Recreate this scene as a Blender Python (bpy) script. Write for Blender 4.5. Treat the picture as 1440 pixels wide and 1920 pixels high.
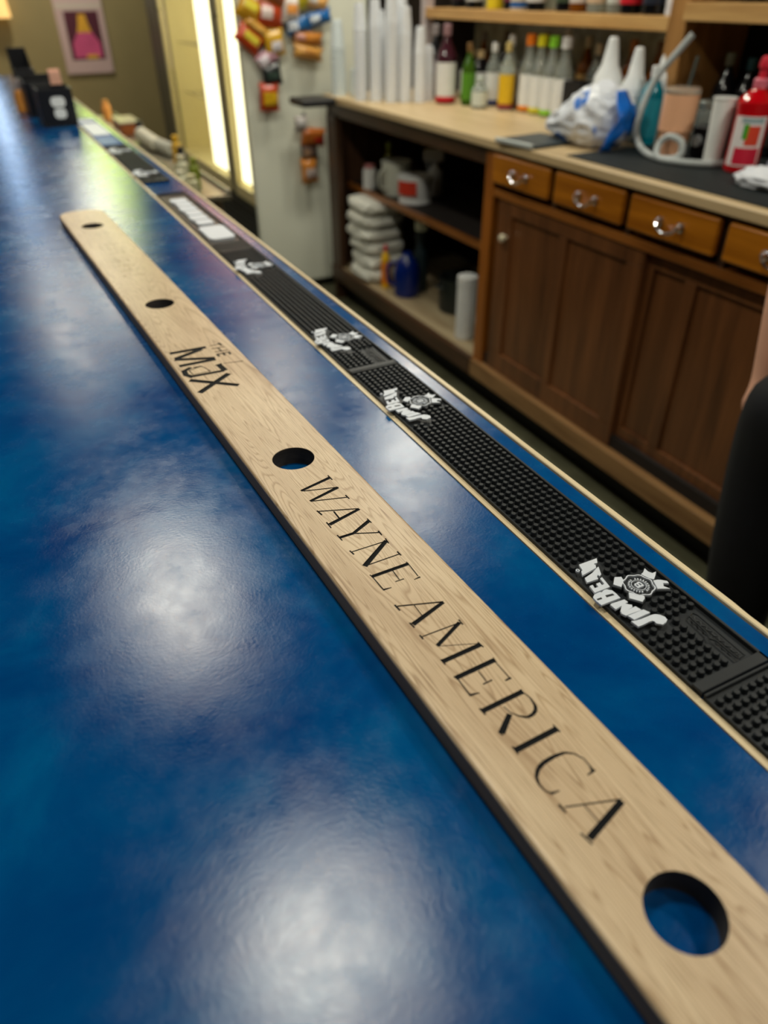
import bpy, bmesh, math, random
from mathutils import Vector, Matrix, noise
from mathutils.geometry import delaunay_2d_cdt, intersect_point_tri_2d
random.seed(7)
S = bpy.context.scene
for o in list(bpy.data.objects):
    bpy.data.objects.remove(o)
COL = S.collection
PI = math.pi

# ------------------------------------------------------------------ camera
cam_d = bpy.data.cameras.new('camera')
cam = bpy.data.objects.new('camera', cam_d)
COL.objects.link(cam)
S.camera = cam
YAW, PITCH, ROLL = 0.46357675, 0.62884376, -0.00923223
CAM_Z = 1.07 + 0.40380
fwd = Vector((math.sin(YAW) * math.cos(PITCH), math.cos(YAW) * math.cos(PITCH), -math.sin(PITCH)))
right0 = Vector((math.cos(YAW), -math.sin(YAW), 0))
up0 = right0.cross(fwd)
rgt = right0 * math.cos(ROLL) + up0 * math.sin(ROLL)
upv = up0 * math.cos(ROLL) - right0 * math.sin(ROLL)
mw = Matrix((rgt, upv, -fwd)).transposed().to_4x4()
mw.translation = (0, 0, CAM_Z)
cam.matrix_world = mw
cam_d.sensor_fit = 'AUTO'
cam_d.sensor_width = 36.0
cam_d.lens = 1359.336 / 1920 * 36.0
cam_d.clip_start = 0.02
cam_d.clip_end = 60
cam_d.dof.use_dof = True
cam_d.dof.focus_distance = 0.655
cam_d.dof.aperture_fstop = 3.6

# ------------------------------------------------------------------ world, exposure
S.view_settings.view_transform = 'Standard'
S.view_settings.look = 'None'
S.view_settings.exposure = 0.0
S.view_settings.gamma = 1.0
S.view_settings.use_curve_mapping = False
wd = bpy.data.worlds.new('world')
S.world = wd
wd.use_nodes = True
wd.node_tree.nodes['Background'].inputs[0].default_value = (0.55, 0.75, 1.0, 1)
wd.node_tree.nodes['Background'].inputs[1].default_value = 0.02
DOWNLIGHT_COL = (1.0, 0.965, 0.82)
TUBE = 3.2
K = 0.50      # dimmer for all the recessed lights
# recessed lights: (x, y, watts); open-shelf, drawer and far-wall ones only added to brighten
DOWNLIGHTS = [(.238, .84, 21), (.236, 2.31, 28), (.21, 5.2, 17), (1.40, 2.57, 22), (1.18, 3.65, 15), (1.75, .25, 28), (1.95, 3.45, 26),
              (1.25, -.5, 14), (.24, -.65, 8), (-1.5, 1.6, 10), (-1.5, 4.4, 10), (.75, 6.7, 40)]

# ------------------------------------------------------------------ helpers
def lin(c):
    return tuple(((v / 255) / 12.92 if v / 255 <= .04045 else ((v / 255 + .055) / 1.055) ** 2.4) for v in c) + (1,)

MATS = {}
def mat(name, rgb, rough=.5, metal=0.0, var=0.0, vscale=8.0, spec=.5, coat=0.0, coat_r=.1, trans=0.0,
        emit=0.0, bump=0.0, bscale=60.0, stretch=(1, 1, 1), rvar=0.0, ior=1.45):
    if name in MATS:
        return MATS[name]
    m = bpy.data.materials.new(name)
    m.use_nodes = True
    nt = m.node_tree
    b = nt.nodes['Principled BSDF']
    b.inputs['Base Color'].default_value = lin(rgb)
    b.inputs['Roughness'].default_value = rough
    b.inputs['Metallic'].default_value = metal
    b.inputs['Specular IOR Level'].default_value = spec
    b.inputs['Coat Weight'].default_value = coat
    b.inputs['Coat Roughness'].default_value = coat_r
    b.inputs['Transmission Weight'].default_value = trans
    b.inputs['IOR'].default_value = ior
    if emit:
        b.inputs['Emission Color'].default_value = lin(rgb)
        b.inputs['Emission Strength'].default_value = emit
    if var or bump or rvar:
        tc = nt.nodes.new('ShaderNodeTexCoord')
        mp = nt.nodes.new('ShaderNodeMapping')
        mp.inputs['Scale'].default_value = stretch
        nt.links.new(tc.outputs['Object'], mp.inputs['Vector'])
        nz = nt.nodes.new('ShaderNodeTexNoise')
        nz.inputs['Scale'].default_value = vscale
        nz.inputs['Detail'].default_value = 6
        nz.inputs['Roughness'].default_value = .6
        nt.links.new(mp.outputs[0], nz.inputs['Vector'])
        if var:
            r = nt.nodes.new('ShaderNodeValToRGB')
            c = lin(rgb)
            r.color_ramp.elements[0].position = .28
            r.color_ramp.elements[1].position = .72
            r.color_ramp.elements[0].color = tuple(max(0, v * (1 - var)) for v in c[:3]) + (1,)
            r.color_ramp.elements[1].color = tuple(min(1, v * (1 + var)) for v in c[:3]) + (1,)
            nt.links.new(nz.outputs[0], r.inputs[0])
            nt.links.new(r.outputs[0], b.inputs['Base Color'])
        if rvar:
            mr = nt.nodes.new('ShaderNodeMapRange')
            mr.inputs[1].default_value = .3
            mr.inputs[2].default_value = .7
            mr.inputs[3].default_value = max(.02, rough - rvar)
            mr.inputs[4].default_value = min(1, rough + rvar)
            nt.links.new(nz.outputs[0], mr.inputs[0])
            nt.links.new(mr.outputs[0], b.inputs['Roughness'])
        if bump:
            n2 = nt.nodes.new('ShaderNodeTexNoise')
            n2.inputs['Scale'].default_value = bscale
            n2.inputs['Detail'].default_value = 4
            nt.links.new(mp.outputs[0], n2.inputs['Vector'])
            bp = nt.nodes.new('ShaderNodeBump')
            bp.inputs['Strength'].default_value = bump
            bp.inputs['Distance'].default_value = .002
            nt.links.new(n2.outputs[0], bp.inputs['Height'])
            nt.links.new(bp.outputs[0], b.inputs['Normal'])
    MATS[name] = m
    return m

def ramp(nt, fac, stops):
    r = nt.nodes.new('ShaderNodeValToRGB')
    el = r.color_ramp.elements
    while len(el) < len(stops):
        el.new(.5)
    for e, (p, c) in zip(el, stops):
        e.position = p
        e.color = c if len(c) == 4 else lin(c)
    nt.links.new(fac, r.inputs[0])
    return r.outputs[0]

def wood(name, light, dark, rough=.45, axis='Y', fine=1.0, coat=0.0, bump=.15):
    """grained timber: rings stretched along one axis, plus fine dark pores"""
    if name in MATS:
        return MATS[name]
    m = bpy.data.materials.new(name)
    m.use_nodes = True
    nt = m.node_tree
    N, L = nt.nodes, nt.links
    b = N['Principled BSDF']
    tc = N.new('ShaderNodeTexCoord')
    mp = N.new('ShaderNodeMapping')
    k = {'X': (1.6, 22, 22), 'Y': (22, 1.6, 22), 'Z': (22, 22, 1.6)}[axis]
    mp.inputs['Scale'].default_value = tuple(v * fine for v in k)
    L.new(tc.outputs['Object'], mp.inputs['Vector'])
    n1 = N.new('ShaderNodeTexNoise')
    n1.inputs['Scale'].default_value = 1.0
    n1.inputs['Detail'].default_value = 5
    n1.inputs['Distortion'].default_value = .8
    L.new(mp.outputs[0], n1.inputs['Vector'])
    n2 = N.new('ShaderNodeTexNoise')
    n2.inputs['Scale'].default_value = 5.0
    n2.inputs['Detail'].default_value = 3
    L.new(mp.outputs[0], n2.inputs['Vector'])
    mx = N.new('ShaderNodeMath')
    mx.operation = 'MULTIPLY_ADD'
    mx.inputs[1].default_value = .35
    L.new(n2.outputs[0], mx.inputs[0])
    L.new(n1.outputs[0], mx.inputs[2])
    c = ramp(nt, mx.outputs[0], [(.45, lin(dark)), (.85, lin(light))])
    L.new(c, b.inputs['Base Color'])
    b.inputs['Roughness'].default_value = rough
    b.inputs['Coat Weight'].default_value = coat
    b.inputs['Coat Roughness'].default_value = .15
    bp = N.new('ShaderNodeBump')
    bp.inputs['Strength'].default_value = bump
    bp.inputs['Distance'].default_value = .001
    L.new(n2.outputs[0], bp.inputs['Height'])
    L.new(bp.outputs[0], b.inputs['Normal'])
    MATS[name] = m
    return m

def box(bm, x0, x1, y0, y1, z0, z1, bev=0.0, seg=2):
    vs = [bm.verts.new(p) for p in ((x0, y0, z0), (x1, y0, z0), (x1, y1, z0), (x0, y1, z0),
                                    (x0, y0, z1), (x1, y0, z1), (x1, y1, z1), (x0, y1, z1))]
    fs = [bm.faces.new([vs[i] for i in f]) for f in
          ((3, 2, 1, 0), (4, 5, 6, 7), (0, 1, 5, 4), (1, 2, 6, 5), (2, 3, 7, 6), (3, 0, 4, 7))]
    if bev:
        es = list({e for f in fs for e in f.edges})
        bmesh.ops.bevel(bm, geom=es, offset=bev, segments=seg, affect='EDGES', profile=.5)
    return bm

def lathe(bm, prof, n=24, ox=0, oy=0, oz=0, sq=0.0, fn=None):
    """revolve (r, z) pairs; sq squares the section; fn(angle) multiplies the radius"""
    rings = []
    for r, z in prof:
        ring = []
        for i in range(n):
            a = 2 * PI * i / n
            ca, sa = math.cos(a), math.sin(a)
            k = 1.0
            if sq:
                k = (1 - sq) + sq / max(abs(ca), abs(sa))
            if fn:
                k *= fn(a)
            ring.append(bm.verts.new((ox + r * k * ca, oy + r * k * sa, oz + z)))
        rings.append(ring)
    for a, b in zip(rings, rings[1:]):
        for i in range(n):
            bm.faces.new((a[i], a[(i + 1) % n], b[(i + 1) % n], b[i]))
    if prof[0][0] > 1e-5:
        bm.faces.new(list(reversed(rings[0])))
    if prof[-1][0] > 1e-5:
        bm.faces.new(rings[-1])
    return bm

def tube(bm, pts, rad, n=10, cap=True):
    pts = [Vector(p) for p in pts]
    rads = rad if isinstance(rad, (list, tuple)) else [rad] * len(pts)
    rings = []
    prev = None
    for i, p in enumerate(pts):
        t = (pts[min(i + 1, len(pts) - 1)] - pts[max(i - 1, 0)]).normalized()
        if prev is None:
            a = Vector((0, 0, 1)) if abs(t.z) < .9 else Vector((1, 0, 0))
            u = t.cross(a).normalized()
        else:
            u = (prev - t * prev.dot(t)).normalized()
        prev = u
        v = t.cross(u)
        rings.append([bm.verts.new(p + (u * math.cos(2 * PI * k / n) + v * math.sin(2 * PI * k / n)) * rads[i]) for k in range(n)])
    for a, b in zip(rings, rings[1:]):
        for i in range(n):
            bm.faces.new((a[i], a[(i + 1) % n], b[(i + 1) % n], b[i]))
    if cap:
        bm.faces.new(list(reversed(rings[0])))
        bm.faces.new(rings[-1])
    return bm

def spline(pts, n=6):
    pts = [Vector(p) for p in pts]
    out = []
    for i in range(len(pts) - 1):
        p0, p1, p2, p3 = pts[max(i - 1, 0)], pts[i], pts[i + 1], pts[min(i + 2, len(pts) - 1)]
        for k in range(n):
            t = k / n
            out.append(.5 * ((2 * p1) + (p2 - p0) * t + (2 * p0 - 5 * p1 + 4 * p2 - p3) * t * t + (3 * p1 - p0 - 3 * p2 + p3) * t ** 3))
    out.append(pts[-1])
    return out

def prism(bm, poly, z0, z1):
    """extrude a 2-D outline (list of x, y)"""
    a = sum(poly[i][0] * poly[(i + 1) % len(poly)][1] - poly[(i + 1) % len(poly)][0] * poly[i][1] for i in range(len(poly)))
    if a < 0:
        poly = list(reversed(poly))
    lo = [bm.verts.new((p[0], p[1], z0)) for p in poly]
    hi = [bm.verts.new((p[0], p[1], z1)) for p in poly]
    n = len(poly)
    for i in range(n):
        bm.faces.new((lo[i], lo[(i + 1) % n], hi[(i + 1) % n], hi[i]))
    bm.faces.new(hi)
    bm.faces.new(list(reversed(lo)))
    return bm

def mesh_obj(name, bm, m, parent=None, smooth=True, angle=.6, loc=(0, 0, 0), rot=(0, 0, 0), normals=True):
    me = bpy.data.meshes.new(name)
    if normals:
        bmesh.ops.recalc_face_normals(bm, faces=bm.faces)
    bm.to_mesh(me)
    bm.free()
    for x in (m if isinstance(m, (list, tuple)) else [m]):
        me.materials.append(x)
    if smooth:
        me.polygons.foreach_set('use_smooth', [True] * len(me.polygons))
        me.set_sharp_from_angle(angle=angle)
    o = bpy.data.objects.new(name, me)
    COL.objects.link(o)
    o.location = loc
    o.rotation_euler = rot
    if parent:
        o.parent = parent
    if smooth and angle < 1:
        wn = o.modifiers.new('weighted_normals', 'WEIGHTED_NORMAL')   # keeps big flat faces flat
        wn.keep_sharp = True
        wn.weight = 100
    return o

def tag(o, label, cat, group=None):
    o['label'] = label
    o['category'] = cat
    if group:
        o['group'] = group
    return o

def thing(name, label, cat, loc=(0, 0, 0), rz=0.0, group=None):
    o = bpy.data.objects.new(name, None)
    o.empty_display_size = .05
    COL.objects.link(o)
    o.location = loc
    o.rotation_euler = (0, 0, rz)
    return tag(o, label, cat, group)

def struct(name, bm, m):
    o = mesh_obj(name, bm, m, smooth=False)
    o['kind'] = 'structure'
    return o

def copy_tree(o, parent=None):
    c = o.copy()
    COL.objects.link(c)
    if parent:
        c.parent = parent
    for ch in [x for x in COL.objects if x.parent == o]:
        copy_tree(ch, c)
    return c

B = bmesh.new
BAR = 1.07      # bar top height
CT = 1.035      # back counter height

# ---- lettering traced on the plank and the mat logo, in millimetres
WAYNE=[(455.6,16.7,448.3,-16.9,4,3.2),(446.9,-15.1,436.5,16.5,1.6,1.6),(436.6,15.9,428.6,-16.4,4,3.2),(428.2,-16,417.5,16.3,1.6,1.6),(460.1,16.5,450.7,16.9,1.4,1.4),(421.6,16.4,414.2,16.8,1.4,1.4),(410.2,-16.1,396.1,17.3,1.6,1.6),(395.5,17.5,387.4,-16.4,3.2,4),(403.5,-4.4,390.9,-4.7,1.6,1.6),(412,-17.2,403.7,-16,1.6,1.6),(392,-17.2,382.2,-17.2,1.4,1.2),(375.2,16.6,366.2,-2.9,4,3.2),(365.1,-2.9,355.8,16.2,1.6,1.6),(365.8,-2.2,366.3,-16.9,3.2,3.2),(378.9,16.6,371.6,17.1,1.2,1.4),(358.5,16.7,351.2,16.5,1.6,1.2),(370.6,-17.1,361.6,-16.6,1.2,1.2),(343.8,-16.2,342.4,16.3,1.3,1.3),(342.9,16.2,322.1,-15.8,4,4.8),(322.1,-14.9,321.7,16.8,1.3,1.3),(346.2,-17.3,339.8,-16.4,1.4,1.4),(346,16.9,338.5,16,1.2,1.2),(325.6,16.9,319.3,17.2,1.4,1.4),(307.2,17.1,307.8,-16.3,3.6,3.6),(308.7,17,290,15.9,1,1),(288.4,17,288,11.1,1.8,0.8),(306.3,1.5,293.9,0.7,1,1),(292.8,4.5,293.2,-3.3,1.2,1.2),(309,-16.5,289.7,-16.2,1,1.3),(289.6,-16.7,288.7,-9.4,2.2,0.8),(310.2,16.7,305.4,16.5,1,1),(310.6,-17,305.7,-16.6,1,1),(268,-16,254.8,17.4,1.6,1.6),(254.5,17.1,245.3,-15.7,3.2,4.2),(263.3,-4.1,250,-4.8,0.8,0.8),(270.3,-17,262.8,-16.6,1.7,1.4),(248.2,-17,241.8,-16.3,1.4,1.4),(231.3,-16.1,229.8,15.9,1.2,1.2),(230.1,15.7,218.2,-11.4,3.2,3.2),(218,-11.9,205,16.9,0.7,0.7),(204,16.2,203.7,-15.8,4,4),(233.6,-17,228.7,-16.9,1.4,1.4),(233.1,16.8,226.8,16.6,1.2,1.2),(206.1,-16.3,200.3,-16.1,1.3,1.3),(207,16,200.9,16.7,1.3,1.2),(187,15.9,186.7,-16.2,4,4),(186.6,15.8,169.3,15.6,0.7,0.9),(168.5,16.7,168.2,11.5,2,1.2),(184.2,0.5,174.1,-0,0.9,0.9),(173.1,4.3,173,-3.4,1.3,1.3),(186,-15.7,169.3,-16.5,0.9,1.3),(169.7,-16.9,168.2,-9.5,2.3,0.7),(189.4,16.7,184.4,15.9,1.1,1.1),(188.5,-17.1,184.6,-15.9,1.1,1.1),(154.9,15.5,154.8,-16.5,4,4),(157.1,16,152.7,15.9,1.1,1.1),(157.6,-17.3,151.3,-16.7,1.3,1.3),(144.2,-2.7,134.5,-16.5,3.6,4.6),(136.5,-17.5,132.8,-16.6,1,1),(120.1,16.2,120,-16.4,4.2,4.2),(123.8,16.3,117.1,16.7,1.2,1.2),(123.4,-16.5,116.8,-16.7,1.2,1.2),(85.4,16.9,85,10.5,1.6,1),(88.9,16,85.2,15.2,1.2,2.4),(86.1,-17,85.1,-10.9,2,0.8),(75.4,-15.3,63.1,16.8,1.1,1.1),(62.2,16.3,53.8,-16,4,4.4),(70.6,-4.8,58.1,-4.5,0.8,0.8),(78.4,-17.2,72.1,-17,1.8,1.3),(58.8,-18,50.4,-16.8,1.3,1.3),(154.2,16.1,148.1,17.1,0.7,1.1),(148.1,17.1,142,16.3,1.1,2),(142,16.3,138.4,14.1,2,2.7),(138.4,14.1,136.5,10.3,2.7,2.7),(136.5,10.3,136.4,5.5,2.7,2.2),(136.4,5.5,140.1,1.4,2.2,1.2),(140.1,1.4,145.2,-1.7,1.2,0.8),(145.2,-1.7,151,-2.5,0.8,0.7),(88,16,94.9,16.3,1,1),(94.9,16.3,100.6,13.5,1,1.1),(100.6,13.5,103.9,9,1.1,1.8),(103.9,9,105,1.8,1.8,2.6),(105,1.8,104.6,-7.1,2.6,3),(104.6,-7.1,102.8,-12.7,3,2.9),(102.8,-12.7,99.2,-16.9,2.9,2.3),(99.2,-16.9,94.5,-18.8,2.3,1.6),(94.5,-18.8,89.5,-18.5,1.6,1.1),(89.5,-18.5,85.9,-16.3,1.1,1.2)]
MOX=[(825,28.8,814.8,30,3.2,3.2),(820.9,15.2,820.3,29.4,1.8,1.8),(810.2,14.4,809.1,31.7,2,2),(798.2,14.7,796.2,31.7,2,2),(808.3,22.6,797.2,23.9,2,2),(789.8,15,789.5,31.3,2.6,2.6),(790.6,15.1,781.6,15.6,2.8,2.8),(789.5,23,781.6,23.3,2.8,2.8),(790.1,30.9,781,30.3,2.8,2.8),(759.2,12.5,753.3,37.4,1,2.2),(822.7,-37.4,819.1,9.8,7.8,7.8),(816,2.8,802.4,-36.2,7.8,7.8),(800.6,-37.5,780.5,9.1,7.4,7.4),(776.4,8.9,778.6,-37.7,7.4,7.4),(759.1,6.7,737.8,8.4,7.4,7.4),(738.4,7.3,741.8,-33.3,6,6),(739.1,-31.9,750.4,-38.1,6.9,6.9),(747.4,-37.9,763.9,-36.3,6.9,6.9),(760.8,-37.6,767.6,-26.2,6,6),(757.6,2.3,759.6,11.1,3,3),(759.8,-30.8,764.7,-13.4,1.4,1.4),(764.7,-13.4,745.5,-7.8,1.4,1.4),(745.5,-7.8,746.1,-29.8,1.4,1.4),(746.1,-29.8,759.8,-30.8,1.4,1.4),(765.1,-23.9,764.7,-13.4,3.2,3.2),(732.8,-38.2,690.8,9,7.4,6.9),(727.5,9.3,694.2,-38,7.6,7.6)]
FAINT=[(1365.7,-18.7,1337.8,-14.9,0.7,0.7),(1370.7,-4.9,1364.7,16.4,0.7,0.7),(1370.7,-4.9,1325.6,-4.8,0.7,0.7),(1333.7,-4.2,1334.5,16.1,0.7,0.7),(1361.4,7.1,1308,3.9,0.7,0.7),(1309.4,-12.5,1305.1,15.8,0.7,0.7),(1327.5,13.5,1297.9,14.2,0.8,0.8),(1257.9,-19.3,1265.6,0.6,0.7,0.7),(1283.6,-9.7,1245.6,-4.9,0.7,0.7),(1251.6,-8.6,1254.8,12.4,0.7,0.7),(1226.9,-18,1228,-0.8,0.8,0.8),(1268.3,9.4,1241.1,9.2,0.8,0.8),(1226.8,-5.1,1222.5,15,0.8,0.8),(1200.4,-4.2,1217,11.6,0.8,0.8),(1196.4,-15.9,1192.9,14.8,0.7,0.7),(1229.8,2.6,1190.5,0.3,0.8,0.8),(1165.6,-2.6,1163.3,16.3,0.8,0.8),(1177.5,4.1,1157.7,13.9,0.8,0.8),(1169.7,-18.6,1164.4,-15.4,2.4,2.4)]
LOGO_LETTERS=[[(-30.5,-27.1),(-25.7,-28.3),(-20.2,-28.8),(-10.6,-29),(-6.9,-29.8),(-3.9,-32.2),(-2.1,-35.9),(-2.7,-39.2),(-5.5,-40.9),(-10.1,-41.7),(-13.9,-38.4),(-13.5,-35.9),(-11.5,-34.7),(-7.7,-35.3),(-13,-34.7),(-17.8,-34.2),(-23.8,-34.6),(-29.5,-34.5)],[(-28.1,-21.6),(-11.3,-21.7),(-8.8,-27.1),(-26.5,-27.6)],[(-31.6,-5.8),(-29.5,-5.2),(-16.6,-6.3),(-15.9,-10.1),(-31.3,-12.3)],[(-21.4,-8.7),(-15.6,-13.9),(-17.2,-16.2),(-30.3,-17.9),(-29.2,-15)],[(-30.7,-17),(-14.2,-16.2),(-12.9,-21.8),(-29.2,-21.2)],[(-38.4,6.8),(-35.3,9.1),(-28.8,9.7),(-27.5,8.6),(-24.2,9.8),(-21.7,10),(-17.8,6.5),(-17.4,1.8),(-18,-4.2),(-38.4,-3.7),(-38.9,1.8)],[(-31.8,18.8),(-28.4,18.8),(-29.6,14.6),(-25.5,14.5),(-24.7,18.6),(-20.5,18.5),(-21.4,14.9),(-18.5,15.1),(-17.1,22.4),(-14.3,23.1),(-16.7,10),(-33.5,9.9)],[(-28.9,28.3),(-18.8,30.6),(-10,34.4),(-8,34.8),(-12.8,25.6),(-15.8,24.3),(-15.9,26.5),(-18.3,24.6),(-19.1,21.9),(-31.3,22.6)],[(-22.1,44.1),(-4.6,43.8),(-2,43.8),(-5.8,38.4),(-23.5,40.5)],[(-22.9,41),(-8.3,41.3),(-9.6,37.4),(-24.8,34.5)],[(-25.9,36.4),(-8.4,37.9),(-10.8,34.1),(-28.5,31.4)]]
LOGO_SLITS=[[(-27.5,4.1),(-20.8,3.1),(-20.7,1.1),(-28,1.8)],[(-36.4,3.9),(-31.9,3.8),(-32.3,2),(-36.5,2.3)]]
LOGO_TABS=[[(-5.7,17.9),(-0.5,15.7),(-1.9,11.4),(-9.1,6),(-12.7,11.4)],[(-8.1,-1.5),(-0.1,-10.5),(-1.6,-12.7),(-6.2,-14.9),(-12.4,-7.1)],[(16.1,10.7),(19.5,11.8),(24.2,15.2),(23.7,10.7),(25.5,7.5),(29.6,7.7),(25.8,4.4),(21.1,1.1),(18.3,4.1)],[(19.6,0.3),(23.4,-0.6),(26.3,-2.6),(29.2,-5.5),(28.2,-8.2),(24.3,-5.9),(22,-8.9),(24.6,-13.6),(15.5,-8.9)]]

# ------------------------------------------------------------------ setting
wall_m = mat('olive_wall_paint', (158, 142, 98), .6, var=.06, vscale=3)
wall_dark = mat('brown_wall_paint', (58, 48, 38), .7, var=.08, vscale=3)
floor_m = mat('dark_sheet_floor', (96, 96, 74), .55, var=.25, vscale=9, rvar=.15)
ceil_m = mat('ceiling_paint', (46, 44, 44), .85, var=.05, vscale=5)
struct('floor', box(B(), -3.4, 2.5, -2.6, 8.2, -.06, 0), floor_m)
struct('ceiling', box(B(), -3.4, 2.5, -2.6, 8.2, 2.7, 2.76), ceil_m)
struct('wall_right', box(B(), 2.36, 2.46, -2.6, 8.2, 0, 2.7), wall_dark)
struct('wall_far', box(B(), -3.4, 2.36, 7.5, 7.6, 0, 2.7), wall_m)
struct('wall_left', box(B(), -3.4, -3.3, -2.6, 7.5, 0, 2.7), wall_dark)
struct('wall_near', box(B(), -3.3, 2.36, -2.6, -2.5, 0, 2.7), wall_dark)
struct('baseboard_far', box(B(), -3.3, 1.6, 7.485, 7.5, 0, .1, .004), mat('dark_baseboard', (52, 44, 36), .5))

# ------------------------------------------------------------------ recessed ceiling lights
trim_m = mat('white_light_trim', (225, 222, 214), .4)
lens_m = mat('lit_lens', (255, 232, 196), .4, emit=.5)
bulb_m = mat('lit_bulb', (255, 226, 150), .4, emit=60.0)
spots = ['over the near end of the bar', 'over the middle of the bar', 'over the far end of the bar',
         'over the aisle by the drawer fronts', 'added to brighten the open shelves', 'added to brighten the right drawers and the person', 'over the back counter by the clear cups',
         'over the aisle behind the camera', 'over the bar behind the camera',
         'over the dark room left of the bar', 'over the far left of the room', 'added to brighten the far wall']
for (lx, ly, w), where in zip(DOWNLIGHTS, spots):
    t = thing('ceiling_light', 'round recessed ceiling light ' + where, 'light', (lx, ly, 2.7), 0, 'recessed ceiling lights')
    mesh_obj('trim_ring', lathe(B(), [(.152, 0), (.175, 0), (.178, -.004), (.174, -.008), (.156, -.006), (.152, 0)], 32), trim_m, t)
    mesh_obj('lens', lathe(B(), [(.152, -.001), (.02, -.0015)], 32), lens_m, t)
    mesh_obj('bulb', lathe(B(), [(.022, -.004), (.020, -.010), (.001, -.011)], 20), bulb_m, t)
    ld = bpy.data.lights.new('downlight', 'AREA')
    ld.shape = 'DISK'
    ld.size = .22
    ld.energy = w * K
    ld.color = DOWNLIGHT_COL
    lo = bpy.data.objects.new('lamp_glow', ld)
    COL.objects.link(lo)
    lo.parent = t
    lo.location = (0, 0, -.014)

# ------------------------------------------------------------------ the bar
def bar_laminate():
    m = bpy.data.materials.new('blue_bar_laminate')
    m.use_nodes = True
    nt = m.node_tree
    N, L = nt.nodes, nt.links
    b = N['Principled BSDF']
    tc = N.new('ShaderNodeTexCoord')
    n1 = N.new('ShaderNodeTexNoise')
    n1.inputs['Scale'].default_value = 7.0
    n1.inputs['Detail'].default_value = 7
    n1.inputs['Roughness'].default_value = .62
    n1.inputs['Distortion'].default_value = .6
    L.new(tc.outputs['Object'], n1.inputs['Vector'])
    L.new(ramp(nt, n1.outputs[0], [(.3, (0, 54, 114)), (.52, (0, 70, 128)), (.75, (0, 90, 144))]), b.inputs['Base Color'])
    # worn, wiped patches in the sheen
    n2 = N.new('ShaderNodeTexNoise')
    n2.inputs['Scale'].default_value = 24.0
    n2.inputs['Detail'].default_value = 8
    n2.inputs['Roughness'].default_value = .7
    L.new(tc.outputs['Object'], n2.inputs['Vector'])
    mr = N.new('ShaderNodeMapRange')
    mr.inputs[1].default_value = .3
    mr.inputs[2].default_value = .7
    mr.inputs[3].default_value = .22
    mr.inputs[4].default_value = .30
    L.new(n2.outputs[0], mr.inputs[0])
    gl = N.new('ShaderNodeBsdfGlossy')
    gl.distribution = 'BECKMANN'
    L.new(mr.outputs[0], gl.inputs['Roughness'])
    b.inputs['Specular IOR Level'].default_value = 0.0
    b.inputs['Roughness'].default_value = .8
    n3 = N.new('ShaderNodeTexNoise')
    n3.inputs['Scale'].default_value = 420.0
    n3.inputs['Detail'].default_value = 3
    L.new(tc.outputs['Object'], n3.inputs['Vector'])
    bp = N.new('ShaderNodeBump')
    bp.inputs['Strength'].default_value = .10
    bp.inputs['Distance'].default_value = .0006
    L.new(n3.outputs[0], bp.inputs['Height'])
    n4 = N.new('ShaderNodeTexNoise')
    n4.inputs['Scale'].default_value = 30.0
    n4.inputs['Detail'].default_value = 4
    L.new(tc.outputs['Object'], n4.inputs['Vector'])
    b2 = N.new('ShaderNodeBump')
    b2.inputs['Strength'].default_value = .06
    b2.inputs['Distance'].default_value = .002
    L.new(n4.outputs[0], b2.inputs['Height'])
    L.new(bp.outputs[0], b2.inputs['Normal'])
    L.new(b2.outputs[0], b.inputs['Normal'])
    L.new(b2.outputs[0], gl.inputs['Normal'])
    fz = N.new('ShaderNodeFresnel')
    fz.inputs['IOR'].default_value = 1.5
    ms = N.new('ShaderNodeMixShader')
    L.new(fz.outputs[0], ms.inputs[0])
    L.new(b.outputs[0], ms.inputs[1])
    L.new(gl.outputs[0], ms.inputs[2])
    L.new(ms.outputs[0], N['Material Output'].inputs[0])
    return m
lam = bar_laminate()
pale = wood('pale_ply_edging', (222, 205, 170), (196, 174, 136), .5, 'Y', 1.4)
bar_dark = wood('dark_bar_panel', (62, 42, 28), (34, 22, 14), .5, 'Z')
BY0, BY1 = -1.6, 5.3
bar = thing('bar_counter', 'long bar counter with scuffed blue laminate top and pale wood edging', 'bar counter')
mesh_obj('countertop', box(B(), -.42, .338, BY0, BY1, BAR - .04, BAR, .002), lam, bar)
mesh_obj('drink_rail', box(B(), .344, .4335, BY0, BY1, BAR - .04, BAR, .0015), lam, bar)['label'] = 'narrow blue strip under the rubber mats'
mesh_obj('wood_inlay', box(B(), .338, .344, BY0, BY1, BAR - .04, BAR + .0006, .0004), pale, bar)['label'] = 'thin pale wood strip left of the mats'
# edging a little chipped and wavy on its outer side
bm = B()
ny = 420
prev = None
for i in range(ny + 1):
    y = BY0 + (BY1 - BY0) * i / ny
    w = .0004 * noise.noise((y * 9, 0, 0)) + .0003 * noise.noise((y * 60, 3, 0))
    if .215 < y < .25:
        w -= .0016 * (1 - abs(y - .232) / .018)
    xi, xo = .4342, .4412 + w
    ring = [bm.verts.new(p) for p in ((xi, y, BAR - .045), (xi, y, BAR + .0012), (xi + .0008, y, BAR + .002), (xo - .0012, y, BAR + .002), (xo, y, BAR + .0006), (xo, y, BAR - .045))]
    if prev:
        for k in range(6):
            bm.faces.new((prev[k], prev[(k + 1) % 6], ring[(k + 1) % 6], ring[k]))
    else:
        bm.faces.new(ring)
    prev = ring
bm.faces.new(list(reversed(prev)))
mesh_obj('edge_strip', bm, pale, bar)['label'] = 'pale wood edging on the bartender side'
mesh_obj('front_panel', box(B(), -.18, -.14, BY0 + .05, BY1 - .05, 0, BAR - .04, .003), bar_dark, bar)
mesh_obj('back_panel', box(B(), .38, .41, BY0 + .05, BY1 - .05, 0, BAR - .04, .003), bar_dark, bar)
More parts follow.
